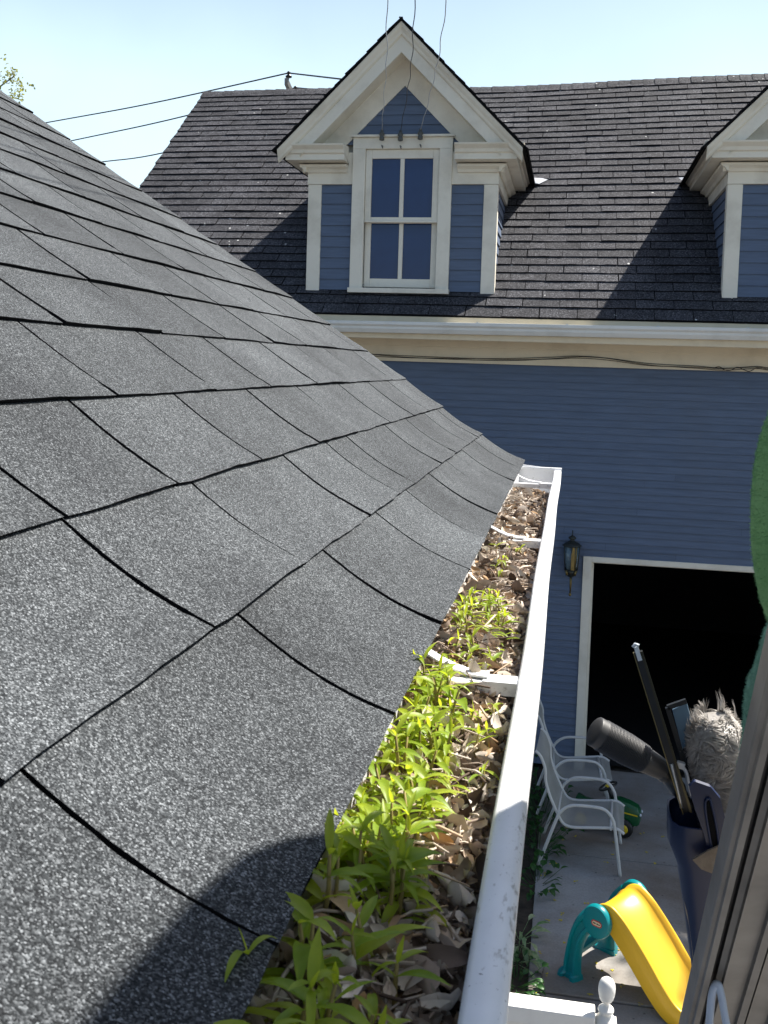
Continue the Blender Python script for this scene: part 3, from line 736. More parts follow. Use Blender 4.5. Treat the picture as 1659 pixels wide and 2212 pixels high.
for y in (.1, 1.02, 1.88, 2.83):
    mb = MB()
    mb.prism([(-.011, 0), (-.011, .011), (-.008, .0125), (.008, .0125), (.011, .011), (.011, 0), (.009, 0), (.008, .009), (-.008, .009), (-.009, 0)], -.146, -.040, lambda u, v, x: (x, y+u, CZ-.329+v))
    mb.prism([(-.0125, .0), (-.0125, .0135), (.0125, .0135), (.0125, 0)], -.075, -.041, lambda u, v, x: (x, y+u, CZ-.3285+v))
    # strap bent down from under the shingles
    pts = [(-.150, -.296), (-.136, -.300), (-.120, -.307), (-.104, -.312), (-.088, -.3145), (-.07, -.3145)]
    rows = [[(x, y-.006+.022*(1-i/5)+q, CZ+z+dz) for q, dz in ((0, 0), (.019, 0), (.019, .0022), (0, .0022))] for i, (x, z) in enumerate(pts)]
    mb.grid(rows, closed=True, capo=True)
    fixn(mb.build('hanger', M_alu, gu))

# ------------------------------------------------------------------ leaf litter in the gutter
rl = random.Random(5)
def dead(mb, c, L, W, yaw, pit, roll, curl, fold, ragged=.15):
    M = Matrix.Translation(c) @ Matrix.Rotation(yaw, 4, 'Z') @ Matrix.Rotation(pit, 4, 'Y') @ Matrix.Rotation(roll, 4, 'X')
    rows = []; n = 5
    for i in range(n+1):
        t = i/n; w = W*math.sin(math.pi*min(1, t*.92+.06))**.8*(1+rl.uniform(-ragged, ragged)); a = curl*(t-.5)
        x = L*(math.sin(a)/curl if abs(curl) > .1 else (t-.5)); z = L*(1-math.cos(a))/curl if abs(curl) > .1 else 0
        row = []
        for j in (-1, -.5, 0, .5, 1):
            ff = fold*abs(j); row.append(M @ Vector((x+rl.uniform(-.001, .001), w*j*math.cos(ff*.6), z+w*abs(j)*math.sin(ff)+rl.uniform(-.001, .001))))
        rows.append(row)
    mb.grid(rows)
def lit_z(x, y):                             # top of the heap inside the gutter
    t = (x+.146)/.10
    base = -.322-.030*max(0, t-.25)**1.2
    if y > 2.2: base -= .012*min(1, (y-2.2)*2)
    if y > 2.9: base -= .05*min(1, (y-2.9)*6)
    return CZ+base+.006*math.sin(y*9+x*20)
mb = MB(); mb.smooth = True
mb.grid([[(x, -.4+3.5*k/90, lit_z(x, -.4+3.5*k/90)-.016) for x in (-.147, -.12, -.09, -.06, -.047)] for k in range(91)])
for k in range(9000):
    y = rl.uniform(-.2, 3.02)
    if y > 2.9 and rl.random() < .5: continue
    x = -.143+.1*rl.random()**1.0
    near = y < 1.2
    L = rl.uniform(.010, .026) if rl.random() < .9 else rl.uniform(.028, .05)
    z = lit_z(x, y)+rl.uniform(-.018, .004)
    yaw = rl.uniform(0, 6.28)
    hx = abs(math.cos(yaw))*L/2
    x = min(max(x, -.144+hx*.7), -.044-hx*.75)
    dead(mb, Vector((x, y, z)), L, L*rl.uniform(.16, .32), yaw, rl.gauss(0, .5), rl.gauss(0, .8), rl.choice((-1, 1))*rl.uniform(.4, 3.6), rl.uniform(.2, 1.5))
for k in range(900):                         # twigs, petioles, seeds
    y = rl.uniform(-.2, 3.0); x = rl.uniform(-.135, -.055); z = lit_z(x, y)+rl.uniform(-.006, .006); a = rl.uniform(0, 3.14); L = rl.uniform(.01, .035)
    L = min(L, (.045-abs(x+.095))/max(.2, abs(math.cos(a)))) if abs(x+.095) < .04 else L*.3
    d = Vector((math.cos(a), math.sin(a), rl.gauss(0, .2)))*L
    mb.tube([Vector((x, y, z))-d, Vector((x, y, z+.003)), Vector((x, y, z))+d], rl.uniform(.0005, .0012), 4)
tag(mb.build('leaf_litter', M_dead), 'dead brown leaves and twigs packed in the white gutter', 'leaf litter', kind='stuff')

# ------------------------------------------------------------------ seedlings
def blade(mb, base, d, L, W, droop, side=None, n=7, wave=.1, tip=1.5):
    d = d.normalized(); s = d.cross(Vector((0, 0, 1)));
    s = s.normalized() if s.length > .1 else Vector((1, 0, 0))
    if side: s = (Matrix.Rotation(side, 3, d) @ s)
    rows = []; p = Vector(base); dd = d.copy()
    for i in range(n+1):
        t = i/n; w = W*(math.sin(math.pi*min(1, (t*.93+.07)))**.75)*(1-t**tip*.35)
        if i == 0: w = W*.10
        if i == n: w = .0002
        u = s.cross(dd).normalized()
        if u.z < 0: u = -u
        k = w*wave*math.sin(t*9)
        rows.append([p+s*w+u*(w*.30+k), p+s*w*.5+u*(w*.10), p, p-s*w*.5+u*(w*.10), p-s*w+u*(w*.30-k)])
        dd = (dd+Vector((0, 0, -droop/n))).normalized(); p = p+dd*(L/n)
    o = mb.smooth; mb.smooth = True; mb.grid(rows); mb.smooth = o
def seedling(kind, rs):
    root = thing('seedling', (0, 0, 0), 'green seedling sprouting from dead leaves in the gutter', 'plant')
    lf = MB(); st = MB()
    h = {0: .013, 1: .024, 2: .038}[kind]*rs.uniform(.8, 1.2)
    lean = Vector((rs.uniform(-.25, .25), rs.uniform(-.25, .25), 1)).normalized()
    topp = lean*h
    st.tube([Vector((0, 0, -.02)), lean*h*.5+Vector((.003, 0, 0)), topp], [.0017, .0014, .001], 5)
    np2 = {0: 1, 1: 2, 2: 3}[kind]+(rs.random() < .4)
    for j in range(np2):
        t = 1-.32*j; p = lean*h*t; a = rs.uniform(0, 6.28)+j*1.57
        for q in range(2):
            aa = a+q*math.pi+rs.uniform(-.3, .3); L = {0: .018, 1: .026, 2: .034}[kind]*rs.uniform(.6, 1.3)*(1 if j else .75)
            d = Vector((math.cos(aa), math.sin(aa), rs.uniform(.35, 1.5 if j == 0 else .9)))
            blade(lf, p, d, L, L*rs.uniform(.09, .15), rs.uniform(.4, 1.9), rs.uniform(-.3, .3))
    if kind and rs.random() < .5:
        blade(lf, topp, lean+Vector((rs.uniform(-.3, .3), rs.uniform(-.3, .3), 0)), .014, .002, .2)
    st.build('stem', M_stem, root, origin=(0, 0, 0)); lf.build('leaves', M_leaf, root, origin=(0, 0, 0))
    return root
rs = random.Random(21)
protos = {k: [seedling(k, rs) for _ in range(6)] for k in (0, 1, 2)}
usedp = set()
def put(kind, x, y, label, group, sc_=1.0):
    p = rs.choice(protos[kind])
    if p in usedp: o = copy_tree(p)
    else: o = p; usedp.add(p)
    x = min(max(x, -.135), -.055)
    o.location = (x, y, lit_z(x, y)-.006); o.rotation_euler = (0, 0, rs.uniform(0, 6.28)); o.scale = (sc_,)*3
    o['label'] = label; o['group'] = group
def lab(x, y):
    side = 'by the shingle edge' if x < -.112 else 'in mid gutter' if x < -.085 else 'near the white lip'
    for y1, w, gname in ((.47, 'dark shaded seedling %s at the very near end', 'shaded seedlings at the near end of the gutter'), (.62, 'shaded leafy seedling %s where the shadow edge falls', 'shaded seedlings at the near end of the gutter'),
                  (.80, 'bright lime seedling %s in the thick sunlit clump', 'sunlit seedlings before the near hanger'), (1.02, 'bright seedling %s just in front of the nearest visible hanger', 'sunlit seedlings before the near hanger'),
                  (1.3, 'small yellow green sprout %s just beyond the nearest visible hanger', 'sprouts between the near and second hangers'), (1.62, 'yellow green sprout %s midway between two hangers', 'sprouts between the near and second hangers'), (9, 'tiny sprout %s just before the second hanger', 'sprouts by the far hanger')):
        if y < y1: return w % side, gname
def P_(kind, x, y, sc_=1.0):
    l, g_n = lab(x, y); put(kind, x, y, ('tiny ', 'short ', 'taller ')[kind]*(not l.startswith(('tiny', 'small')))+l, g_n, sc_)
for k in range(20): P_(2, -.130+.045*rs.random()**1.2, rs.uniform(.33, .62), rs.uniform(.85, 1.1))
for k in range(10): P_(1, rs.uniform(-.12, -.07), rs.uniform(.3, .62))
for k in range(46): P_(rs.choice((1, 2, 2)), -.133+.045*rs.random()**1.3, rs.uniform(.58, .99)**1.05, rs.uniform(.8, 1.05))
for k in range(24): P_(rs.choice((1, 1, 2)), -.135+.045*rs.random()**1.1, rs.uniform(.62, .92), rs.uniform(.8, 1.05))
for k in range(7): P_(1, rs.uniform(-.085, -.06), rs.uniform(.72, 1.0), .8)
for k in range(14): P_(rs.choice((0, 1)), rs.uniform(-.125, -.065), rs.uniform(1.02, 1.16), .9)
for k in range(34): P_(rs.choice((0, 1, 1)), rs.uniform(-.125, -.07), rs.uniform(1.18, 1.42), 1.0)
for k in range(9): P_(0, rs.uniform(-.12, -.075), rs.uniform(1.42, 1.84), 1.25)
for ps in protos.values():
    for p in ps:
        if p not in usedp:
            for c in list(p.children): bpy.data.objects.remove(c)
            bpy.data.objects.remove(p)

# ------------------------------------------------------------------ patio chairs
def chair(loc, rz, label):
    W = .54
    root = thing('patio_chair', (0, 0, 0), label, 'chair', 'white sling patio chairs')
    seat = [(-.16, .945), (-.125, .915), (-.10, .87), (-.075, .80), (-.066, .70), (-.035, .60), (.0, .52), (.045, .43), (.08, .375), (.12, .35), (.18, .345), (.275, .355), (.41, .372), (.49, .38), (.53, .372), (.575, .345)]
    arm = [(-.10, 0), (-.03, .21), (.04, .42), (.07, .475), (.115, .515), (.18, .538), (.32, .545), (.40, .538), (.45, .505), (.485, .45), (.50, .39), (.53, .2), (.56, 0)]
    mb = MB()
    sp = [smooth_path([(x, y, z) for x, z in seat], 3) for y in (.02, W-.02)]
    mb.smooth = True; mb.grid([sp[0], [a.lerp(b, .5)-Vector((0, 0, .014)) for a, b in zip(*sp)], sp[1]])
    mb.build('sling_seat', M_sling, root)
    for y in (0, W):
        mb = MB(); mb.tube(smooth_path([(x, y, z) for x, z in seat], 5), .0125, 8); mb.build('side_rail', M_cwht, root)
        yy = -.022 if y == 0 else W+.022
        mb = MB(); mb.tube(smooth_path([(x, yy, z) for x, z in arm], 5), .0135, 8); mb.build('arm_and_legs', M_cwht, root)
    mb = MB(); mb.tube([(.47, -.02, .375), (.47, W+.02, .375)], .011, 8); mb.tube([(.04, -.02, .425), (.04, W+.02, .425)], .011, 8); mb.build('crossbar', M_cwht, root)
    root.location = loc; root.rotation_euler = (0, 0, rz); return root
c1 = chair((0, 8.27, .004), R_(-3), 'white patio chair nearer the slide, its front leg behind the teal slide top')
c2 = copy_tree(c1); c2.location = (-.045, 9.22, .004); c2.rotation_euler = (0, 0, R_(2)); c2['label'] = 'white patio chair nearer the garage wall, behind the toy tractor steering wheel'

# ------------------------------------------------------------------ toy tractor
tt = thing('toy_tractor', (0, 0, 0), 'green ride-on toy tractor with yellow wheel hubs and black steering wheel', 'toy tractor')
mb = MB()
rows = []
for x, w, z0, z1 in ((.02, .06, .13, .27), (.05, .075, .12, .31), (.14, .085, .11, .325), (.24, .083, .11, .305), (.31, .075, .11, .28), (.335, .06, .125, .24)):
    rows.append([(x, -w, z0), (x, -w*1.02, (z0+z1)/2), (x, -w*.9, z1-.02), (x, -w*.6, z1), (x, w*.6, z1), (x, w*.9, z1-.02), (x, w*1.02, (z0+z1)/2), (x, w, z0)])
mb.smooth = True; mb.grid(rows, closed=True, capo=True)
mb.box(-.24, .04, -.06, .06, .12, .17)
fixn(mb.build('hood', M_green, tt, bevel=.006))
mb = MB(); rows = []
for x, w, z in ((-.28, .07, .2), (-.27, .09, .27), (-.2, .1, .235), (-.1, .1, .225), (-.05, .07, .24)): rows.append([(x, -w, z-.03), (x, -w, z), (x, -w*.5, z+.01), (x, w*.5, z+.01), (x, w, z), (x, w, z-.03)])
mb.smooth = True; mb.grid(rows, closed=True, capo=True); fixn(mb.build('seat', M_green, tt))
mb = MB()
for s in (-1, 1): mb.prism([(.05, .235), (.05, .247), (.32, .222), (.32, .21)], s*.083, s*.087, lambda u, v, y: (u, y, v))
fixn(mb.build('stripe', M_yel2, tt))
for x, r, w in ((.20, .088, .045), (-.20, .11, .05)):
    for s in (-1, 1):
        mb = MB(); My = Matrix.Rotation(R_(90), 3, 'X')
        mb.lathe([(r*.55, -w/2), (r*.93, -w/2), (r, -w/4), (r, w/4), (r*.93, w/2), (r*.55, w/2)], (x, s*.115, r), 24, My)
        wh = fixn(mb.build('wheel', M_rub, tt))
        mb = MB(); mb.lathe([(.006, -w/2-.004), (r*.3, -w/2-.006), (r*.58, -w/2+.002), (r*.58, w/2-.002), (r*.3, w/2+.006), (.006, w/2+.004)], (x, s*.115, r), 20, My)
        fixn(mb.build('hub', M_yel2, wh))
mb = MB(); Mt = Matrix.Rotation(R_(-28), 3, 'Y'); cc = Vector((.02, 0, .42))
ring = [cc+Mt @ Vector((.085*math.cos(a), .085*math.sin(a), 0)) for a in [2*math.pi*k/24 for k in range(25)]]
mb.tube(ring, .011, 8); 
for a in (0, 2.1, 4.2): mb.tube([cc, cc+Mt @ Vector((.085*math.cos(a), .085*math.sin(a), 0))], .009, 6)
mb.tube([cc, Vector((.07, 0, .30))], .02, 8)
sw = mb.build('steering_wheel', M_rub, tt)
mb = MB(); mb.lathe([(.004, -.008), (.028, -.006), (.026, .014), (.004, .018)], cc, 12, Mt); fixn(mb.build('hub', M_yel2, sw))
mb = MB(); [mb.lathe([(.014, 0), (.016, .01), (.006, .018)], (.333, s*.045, .215), 10, Matrix.Rotation(R_(90), 3, 'Y')) for s in (-1, 1)]; fixn(mb.build('headlight', M_pale, tt))
tt.location = (.455, 9.07, .004); tt.rotation_euler = (0, 0, R_(-12)); tt.scale = (.93, .93, .93)

# ------------------------------------------------------------------ toddler slide
sd = thing('toddler_slide', (0, 0, 0), 'small yellow and teal plastic toddler slide standing on the concrete drive', 'slide')
SW = .40                                      # local x runs down the chute, y across, z up
def chute():
    mb = MB(); rows = []
    P_ = [(-.06, .42), (.0, .535), (.06, .575), (.13, .575), (.22, .53), (.33, .44), (.45, .325), (.56, .21), (.66, .12), (.75, .075), (.86, .055), (.90, .05)]
    path = smooth_path([(x, 0, z) for x, z in P_], 5)
    for i, p in enumerate(path):
        t = (path[min(i+1, len(path)-1)]-path[max(i-1, 0)]).normalized(); nrm = Vector((-t.z, 0, t.x)); 
        k = i/(len(path)-1)
        hh = .055*min(1, max(0.1, (k-.08)*5)); w = SW/2
        dp = .05+.07*math.sin(math.pi*min(1, max(0, k*1.05)))**.6
        lowz = max(.0, 0)
        sec = []
        for y, u in ((-w, -dp), (-w-.004, -dp*.3), (-w-.002, hh-.008), (-w+.008, hh), (-w+.022, hh-.002), (-w+.035, hh*.55), (-w+.06, .012), (-w+.10, 0), (0, -.004), (w-.10, 0), (w-.06, .012), (w-.035, hh*.55), (w-.022, hh-.002), (w-.008, hh), (w+.002, hh-.008), (w+.004, -dp*.3), (w, -dp), (0, -dp+.01)):
            q = p+nrm*u+Vector((0, y, 0)); q.z = max(q.z, .002 if u < 0 else q.z); sec.append(q)
        rows.append(sec)
    mb.smooth = True; mb.grid(rows, closed=True, capo=True)
    o = fixn(mb.build('chute', M_yel, sd)); 
    e = o.modifiers.new('es', 'EDGE_SPLIT'); e.split_angle = R_(70)
chute()
for s in (-1, 1):                            # teal side pieces: disc and curved leg
    mb = MB(); y0, y1 = s*(SW/2+.006), s*(SW/2+.062)
    n = 32; M0 = Matrix.Rotation(R_(90), 3, 'X')
    prf = [(.02, -.030), (.09, -.030), (.112, -.026), (.12, -.012), (.12, .012), (.112, .026), (.09, .030), (.082, .024), (.02, .024)]
    if s < 0: prf = [(r, -z) for r, z in prf][::-1]
    mb.lathe(prf[::-1] if s > 0 else prf, (.07, s*(SW/2+.034), .50), 36, M0)
    up = [(-.04, .56), (-.115, .47), (-.165, .36), (-.195, .24), (-.215, .12), (-.225, .03), (-.26, .02), (-.262, .0)]
    lo = [(.03, .40), (-.02, .345), (-.055, .27), (-.07, .19), (-.075, .11), (-.07, .05), (-.065, .022), (-.06, .0)]
    A = smooth_path([(x, 0, z) for x, z in up], 4); B = smooth_path([(x, 0, z) for x, z in lo], 4)
    rows = []
    for a, b in zip(A, B):
        r_ = []
        for f_, yo in ((0, 0), (.04, .5), (.15, 1), (.30, 1), (.36, .72), (.64, .72), (.70, 1), (.85, 1), (.96, .5), (1, 0), (.9, -.15), (.1, -.15)):
            q = a.lerp(b, f_); ye = y0+(y1-y0)*yo
            if q.z < .035: ye = y0+(y1-y0)*(yo*1.35 if yo > 0 else yo-.2)
            r_.append((q.x, ye, q.z))
        rows.append(r_)
    mb.smooth = True; mb.grid(rows, closed=True, capo=True)
    o = fixn(mb.build('side_leg', M_teal, sd)); e = o.modifiers.new('es', 'EDGE_SPLIT'); e.split_angle = R_(50)
mb = MB(); mb.box(-.20, -.10, -SW/2, SW/2, .16, .20); mb.box(-.12, -.03, -SW/2, SW/2, .34, .38); mb.build('step', M_teal, sd, bevel=.01)
# oval emblem with its lettering on the near disc
def oval(mb, cx, cz, a, h, y, n=10):
    pts = []
    for k in range(n+1): t = -math.pi/2+math.pi*k/n; pts.append((cx+a+h*math.cos(t), y, cz+h*math.sin(t)))
    for k in range(n+1): t = math.pi/2+math.pi*k/n; pts.append((cx-a+h*math.cos(t), y, cz+h*math.sin(t)))
    mb.quad(*pts)
yn = -(SW/2+.034)-.0345
yb = -(SW/2+.034)-.0305
mb = MB(); oval(mb, .085, .50, .024, .022, yb-.0005); oval(mb, .085, .50, .024, .022, yb+.004)
em = mb.build('emblem', plastic('emblem_red', (.55, .02, .03), .4), sd)
mb = MB(); oval(mb, .085, .50, .023, .0145, yb-.0012); mb.build('emblem_field', plastic('emblem_cream', (.8, .68, .45), .4), em)
tc = bpy.data.curves.new('lettering', 'FONT'); tc.body = 'little tikes'; tc.size = .0155; tc.align_x = 'CENTER'; tc.align_y = 'CENTER'; tc.extrude = .0003; tc.offset = .0004
to = bpy.data.objects.new('lettering', tc); COL.objects.link(to)
dg = bpy.context.evaluated_depsgraph_get(); me = bpy.data.meshes.new_from_object(to.evaluated_get(dg)); bpy.data.objects.remove(to)
to = bpy.data.objects.new('lettering', me); COL.objects.link(to); me.materials.clear(); me.materials.append(M_asph)
to.parent = em; to.rotation_euler = (R_(90), 0, 0); to.location = Vector((.085, yb-.002, .50))-ORG[em]; ORG[to] = Vector((.085, yb, .5))
em.rotation_euler = (0, R_(0), 0)
sd.location = (.40, 6.86, .004); sd.rotation_euler = (0, 0, R_(-34)); sd.scale = (.86, 1.0, .93)

# ------------------------------------------------------------------ porch rail
pr = thing('porch_railing', (.235, 3.9, 0), 'white painted wooden porch railing with a turned ball finial newel', 'railing')
nz = CZ-2.50
mb = MB(); nx, ny_ = .235, 3.9
mb.lathe([(.0, .158), (.012, .156), (.024, .147), (.031, .132), (.033, .115), (.0325, .100), (.030, .090), (.0305, .088), (.027, .078), (.0275, .076), (.022, .066), (.014, .058), (.012, .052), (.014, .046), (.024, .04), (.030, .034), (.031, .026), (.026, .018), (.022, .014), (.026, .008), (.034, .0), (.042, -.012), (.045, -.03)], (nx, ny_, nz), 24)
mb.box(nx-.043, nx+.043, ny_-.043, ny_+.043, 0, nz-.02)
fixn(mb.build('newel_post', M_white, pr, bevel=.006))
mb = MB(); mb.box(-.5, nx-.040, ny_-.045, ny_+.045, nz-.05, nz+.018); mb.box(-.5, nx-.044, ny_-.02, ny_+.02, nz-.11, nz-.052); mb.build('top_rail', M_white, pr, bevel=.006)
mb = MB(); mb.box(nx+.040, 1.6, ny_-.045, ny_+.045, nz-.15, nz-.085); mb.build('top_rail', M_white, pr, bevel=.006)
mb = MB(); mb.box(-.5, 1.6, ny_-.02, ny_+.02, .62, .68); mb.build('bottom_rail', M_white, pr)
for k in range(16):
    x = -.45+.125*k
    if abs(x-nx) > .06:
        mb = MB(); mb.lathe([(.018, 0), (.018, .2), (.012, .24), (.018, .4), (.014, .6), (.018, .65), (.018, .8)], (x, ny_, .68), 8); fixn(mb.build('baluster', M_white, pr))

# ------------------------------------------------------------------ planting strip by the house
def clump(name, cx, cy, n, L, W, mat, label, cat='plant', up=.6, rad=.12):
    rp_ = random.Random(int(cx*100+cy*1000)); mb = MB()
    for k in range(n):
        a = rp_.uniform(0, 6.28); r = rad*rp_.random()**.5; b = Vector((cx+math.cos(a)*r*.3, cy+math.sin(a)*r*.8, .0))
        d = Vector((math.cos(a), math.sin(a), rp_.uniform(up*.4, up*2.2)))
        mid = b+d.normalized()*rp_.uniform(.05, .22)*up*1.8
        mb.tube([b, mid], .002, 4); blade(mb, mid, d, L*rp_.uniform(.7, 1.2), W*rp_.uniform(.8, 1.2), rp_.uniform(.7, 2.0), rp_.uniform(-.5, .5), n=5)
    tag(mb.build(name, mat, origin=(cx, cy, 0)), label, cat)
clump('leafy_plant', -.17, 9.75, 40, .08, .026, M_hosta, 'dark leafy plant in the corner by the garage wall', rad=.3, up=.8)
clump('leafy_plant', -.10, 9.05, 62, .08, .026, M_hosta, 'dark leafy plant behind the nearer patio chair back', rad=.3, up=.9)
clump('leafy_plant', -.10, 8.45, 50, .08, .026, M_hosta, 'green leafy plant at the rear foot of the nearer patio chair', rad=.28, up=.7)
clump('leafy_plant', -.10, 7.9, 30, .08, .026, M_hosta, 'green leafy plant spilling over the concrete between chair and slide', rad=.22, up=.5)
clump('variegated_plant', -.20, 7.10, 26, .13, .02, M_hostav, 'striped green and white leaved plant left of the slide leg', rad=.12, up=.4)
clump('variegated_plant', -.20, 6.85, 20, .11, .016, M_hostav, 'small striped plant nearer than the slide leg', rad=.1, up=.4)
clump('leafy_plant', -.19, 6.55, 60, .06, .02, M_hosta, 'low green weeds at the joint of the concrete slab', rad=.2, up=.4)
mb = MB(); rp_ = random.Random(8)
for k in range(60):
    x = -.05+1.3*rp_.random()**1.6; y = rp_.uniform(6.3, 9.2); 
    for q in range(3): 
        o = Vector((x+rp_.gauss(0, .008), y+rp_.gauss(0, .008), .008)); a = rp_.uniform(0, 6); d = Vector((math.cos(a), math.sin(a), .2))*.012; w = Vector((-d.y, d.x, 0))*.5
        mb.quad(o-d, o+w, o+d, o-w)
tag(mb.build('fallen_blossoms', simple('blossom', (.55, .45, .03), .8)), 'tiny yellow fallen blossoms scattered on the concrete', 'blossoms', kind='stuff')
mb = MB(); mb.tube([(-.03, 6.62, .01), (-.02, 6.74, .012), (-.005, 6.84, .02)], [.003, .004, .002], 5); tag(mb.build('twig', M_bark), 'thin dark twig lying on the concrete left of the newel', 'twig')

# ------------------------------------------------------------------ ladder at the right edge
ld = thing('ladder', (.17, 3.46, 0), 'weathered grey aluminium ladder rail leaning close to the camera at right', 'ladder')
LD = Vector((0, -.56, .83)).normalized(); LN = Vector((0, -.83, -.56)).normalized()   # along the rail / towards the eye
LB0 = Vector((.17, .872, CZ-.244))
def lp(u, v, t): return LB0+LD*t+Vector((u, 0, 0))+LN*v
prf = [(0, 0), (.001, .004), (.005, .005), (.006, .010), (.012, .011), (.013, .002), (.0135, -.008), (.0205, -.008), (.021, -.001), (.027, .001), (.028, .006), (.030, .006), (.031, 0), (.054, -.001), (.055, .005), (.0625, .006), (.063, -.006), (.066, -.006), (.067, -.001), (.088, -.001), (.090, .006), (.094, .006), (.095, -.008), (.125, -.008), (.13, .004), (.16, .004), (.16, -.03), (0, -.03)]
t0 = -(3.836+.0)/LD.z
for dx, lab in ((0, None), (.40, None)):
    mb = MB(); p2 = [(u+dx, v) for u, v in prf]; mb.prism(p2, t0, .62, lp)
    for i, f in enumerate(mb.f): pass
    dark = {5, 6, 7, 16, 17, 22}  # groove faces get the darker metal
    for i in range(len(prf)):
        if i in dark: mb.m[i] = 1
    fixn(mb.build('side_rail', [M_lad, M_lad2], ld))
for k in range(17):
    t = t0+.25+.3*k; mb = MB(); mb.tube([lp(.162, -.02, t), lp(.398, -.02, t)], .016, 10)
    if t < .58: mb.build('rung', M_lad, ld)
mb = MB()
hk = [(1531, 2235, 1.17), (1534, 2190, 1.17), (1538, 2150, 1.165), (1545, 2128, 1.16), (1552, 2128, 1.16), (1558, 2150, 1.16), (1566, 2195, 1.16), (1574, 2240, 1.16)]
mb.tube(smooth_path([at(*p) for p in hk], 4), .0045, 8); mb.build('rung_lock', M_pale, ld)

# ------------------------------------------------------------------ window cleaner's holster and tools
YT = 1.36
def rail_at(px, py, Y=YT): return at(px, py, Y)
hs = thing('tool_holster', rail_at(1500, 2000), 'navy blue plastic holster holding squeegees beside the ladder', 'holster')
def loft(mb, secs, thick=None, n=None):
    mb.grid(secs, closed=True)
def ringpts(pl, pr_, dep, sq=.35, n=20, Yc=YT):     # rounded rectangle section spanning two pixels, dep deep
    a = at(*pl, Yc); b = at(*pr_, Yc); c = (a+b)/2; ex = (b-a)/2; ey = Vector((0, dep, .18*dep))
    out = []
    for k in range(n):
        t = 2*math.pi*k/n; cx_, sy_ = math.cos(t), math.sin(t)
        m = (abs(cx_)**4+abs(sy_)**4)**-.25
        out.append(c+ex*cx_*m+ey*sy_*m)
    return out
mb = MB(); mb.smooth = True
outer = [ringpts((1442, 1750), (1548, 1762), .035), ringpts((1441, 1800), (1552, 1815), .033), ringpts((1460, 1850), (1560, 1860), .028), ringpts((1475, 1950), (1562, 1955), .022), ringpts((1490, 2060), (1560, 2065), .018), ringpts((1502, 2150), (1556, 2150), .014)]
inner = [[p+(sum(r, Vector())/len(r)-p)*.08 for p in r] for r in outer[:4]]
mb.grid(outer, closed=True, capo=False); mb.grid([outer[0], inner[0]], closed=True); mb.grid(inner, closed=True)
mb.quad(*inner[-1]); mb.quad(*outer[-1])
o = fixn(mb.build('pouch', M_navy, hs)); e = o.modifiers.new('es', 'EDGE_SPLIT'); e.split_angle = R_(45)
mb = MB(); mb.smooth = True                  # raised back plate with its slot
bp = [(1488, 1700), (1500, 1688), (1535, 1700), (1556, 1725), (1572, 1790), (1580, 1850), (1572, 1900), (1540, 1880), (1520, 1800), (1500, 1745)]
fr = [at(x, y, YT-.04) for x, y in bp]; bk = [p+Vector((0, .006, .001)) for p in fr]
n = len(fr); 
sl_ = [(1524, 1730), (1535, 1730), (1550, 1800), (1552, 1850), (1542, 1850), (1530, 1790), (1524, 1750)]
mb.smooth = False; mb.quad(*fr); mb.quad(*bk[::-1]); mb.grid([fr, bk], closed=True)
mb2 = MB(); mb2.tube(smooth_path([at(x, y, YT-.042) for x, y in sl_+[sl_[0]]], 4), .0016, 6)
bpz = mb.build('clip_plate', M_navy, hs, bevel=.002)
mb2.build('slot_rim', M_pale and M_navy, bpz)
mb3 = MB(); mb3.quad(*[at(x, y, YT-.0415) for x, y in sl_]); mb3.build('slot', M_asph, bpz)
mb = MB(); mb.tube(smooth_path([at(1465, 1852, YT-.012), at(1480, 1950, YT-.015), at(1492, 2010, YT-.015), at(1503, 2110, YT-.012)], 5), .0018, 6)  # pale tube drawn as the highlight along the pouch edge
mb.build('edge_highlight', M_lad, hs)

def bar(mb, p0, p1, w, d, mat=None, twist=Vector((0, 1, 0))):
    p0, p1 = Vector(p0), Vector(p1); t = (p1-p0).normalized(); s = t.cross(twist).normalized(); u = s.cross(t)
    rows = [[p+s*a*w/2+u*b_*d/2 for a, b_ in ((-1, -1), (1, -1), (1, 1), (-1, 1))] for p in (p0, p1)]
    mb.grid(rows, closed=True, capo=True)
# squeegee with ribbed rubber grip
sq = thing('squeegee', at(1380, 1405, YT), 'squeegee with ribbed grey rubber handle and long narrow blade channel', 'squeegee')
a = at(1377, 1408, YT); b_ = at(1484, 1755, YT)
sdir = (b_-a).normalized(); side = sdir.cross(Vector((0, 1, 0))).normalized()
mb = MB()
for s, w_, m_i in ((-.0054, .0010, 1), (.0052, .0030, 0)):
    mb.mi = m_i; bar(mb, a+side*s, b_+side*s, w_, .008)
mb.mi = 2; bar(mb, a+Vector((0, .002, 0)), b_+Vector((0, .002, 0)), .009, .004)
fixn(mb.build('blade_channel', [M_steel, simple('tarnished_edge', (.22, .18, .08), .4, .5, .7), M_rub], sq))
mb = MB(); tcp = at(1374, 1398, YT-.003)
bar(mb, tcp-sdir*.0, tcp+sdir*.018, .0055, .005); mb.tube([tcp-sdir*.001-side*.004, tcp-sdir*.004, tcp-sdir*.001+side*.004], .0022, 6)
fixn(mb.build('end_clip', M_pale, sq))
h0 = at(1277, 1575, YT+.0); h1 = at(1435, 1665, YT+.02); hd = (h1-h0); hl = hd.length; hu = hd.normalized()
mb = MB(); rows = []; s1 = hu.orthogonal().normalized(); s2 = hu.cross(s1)
nn = 220
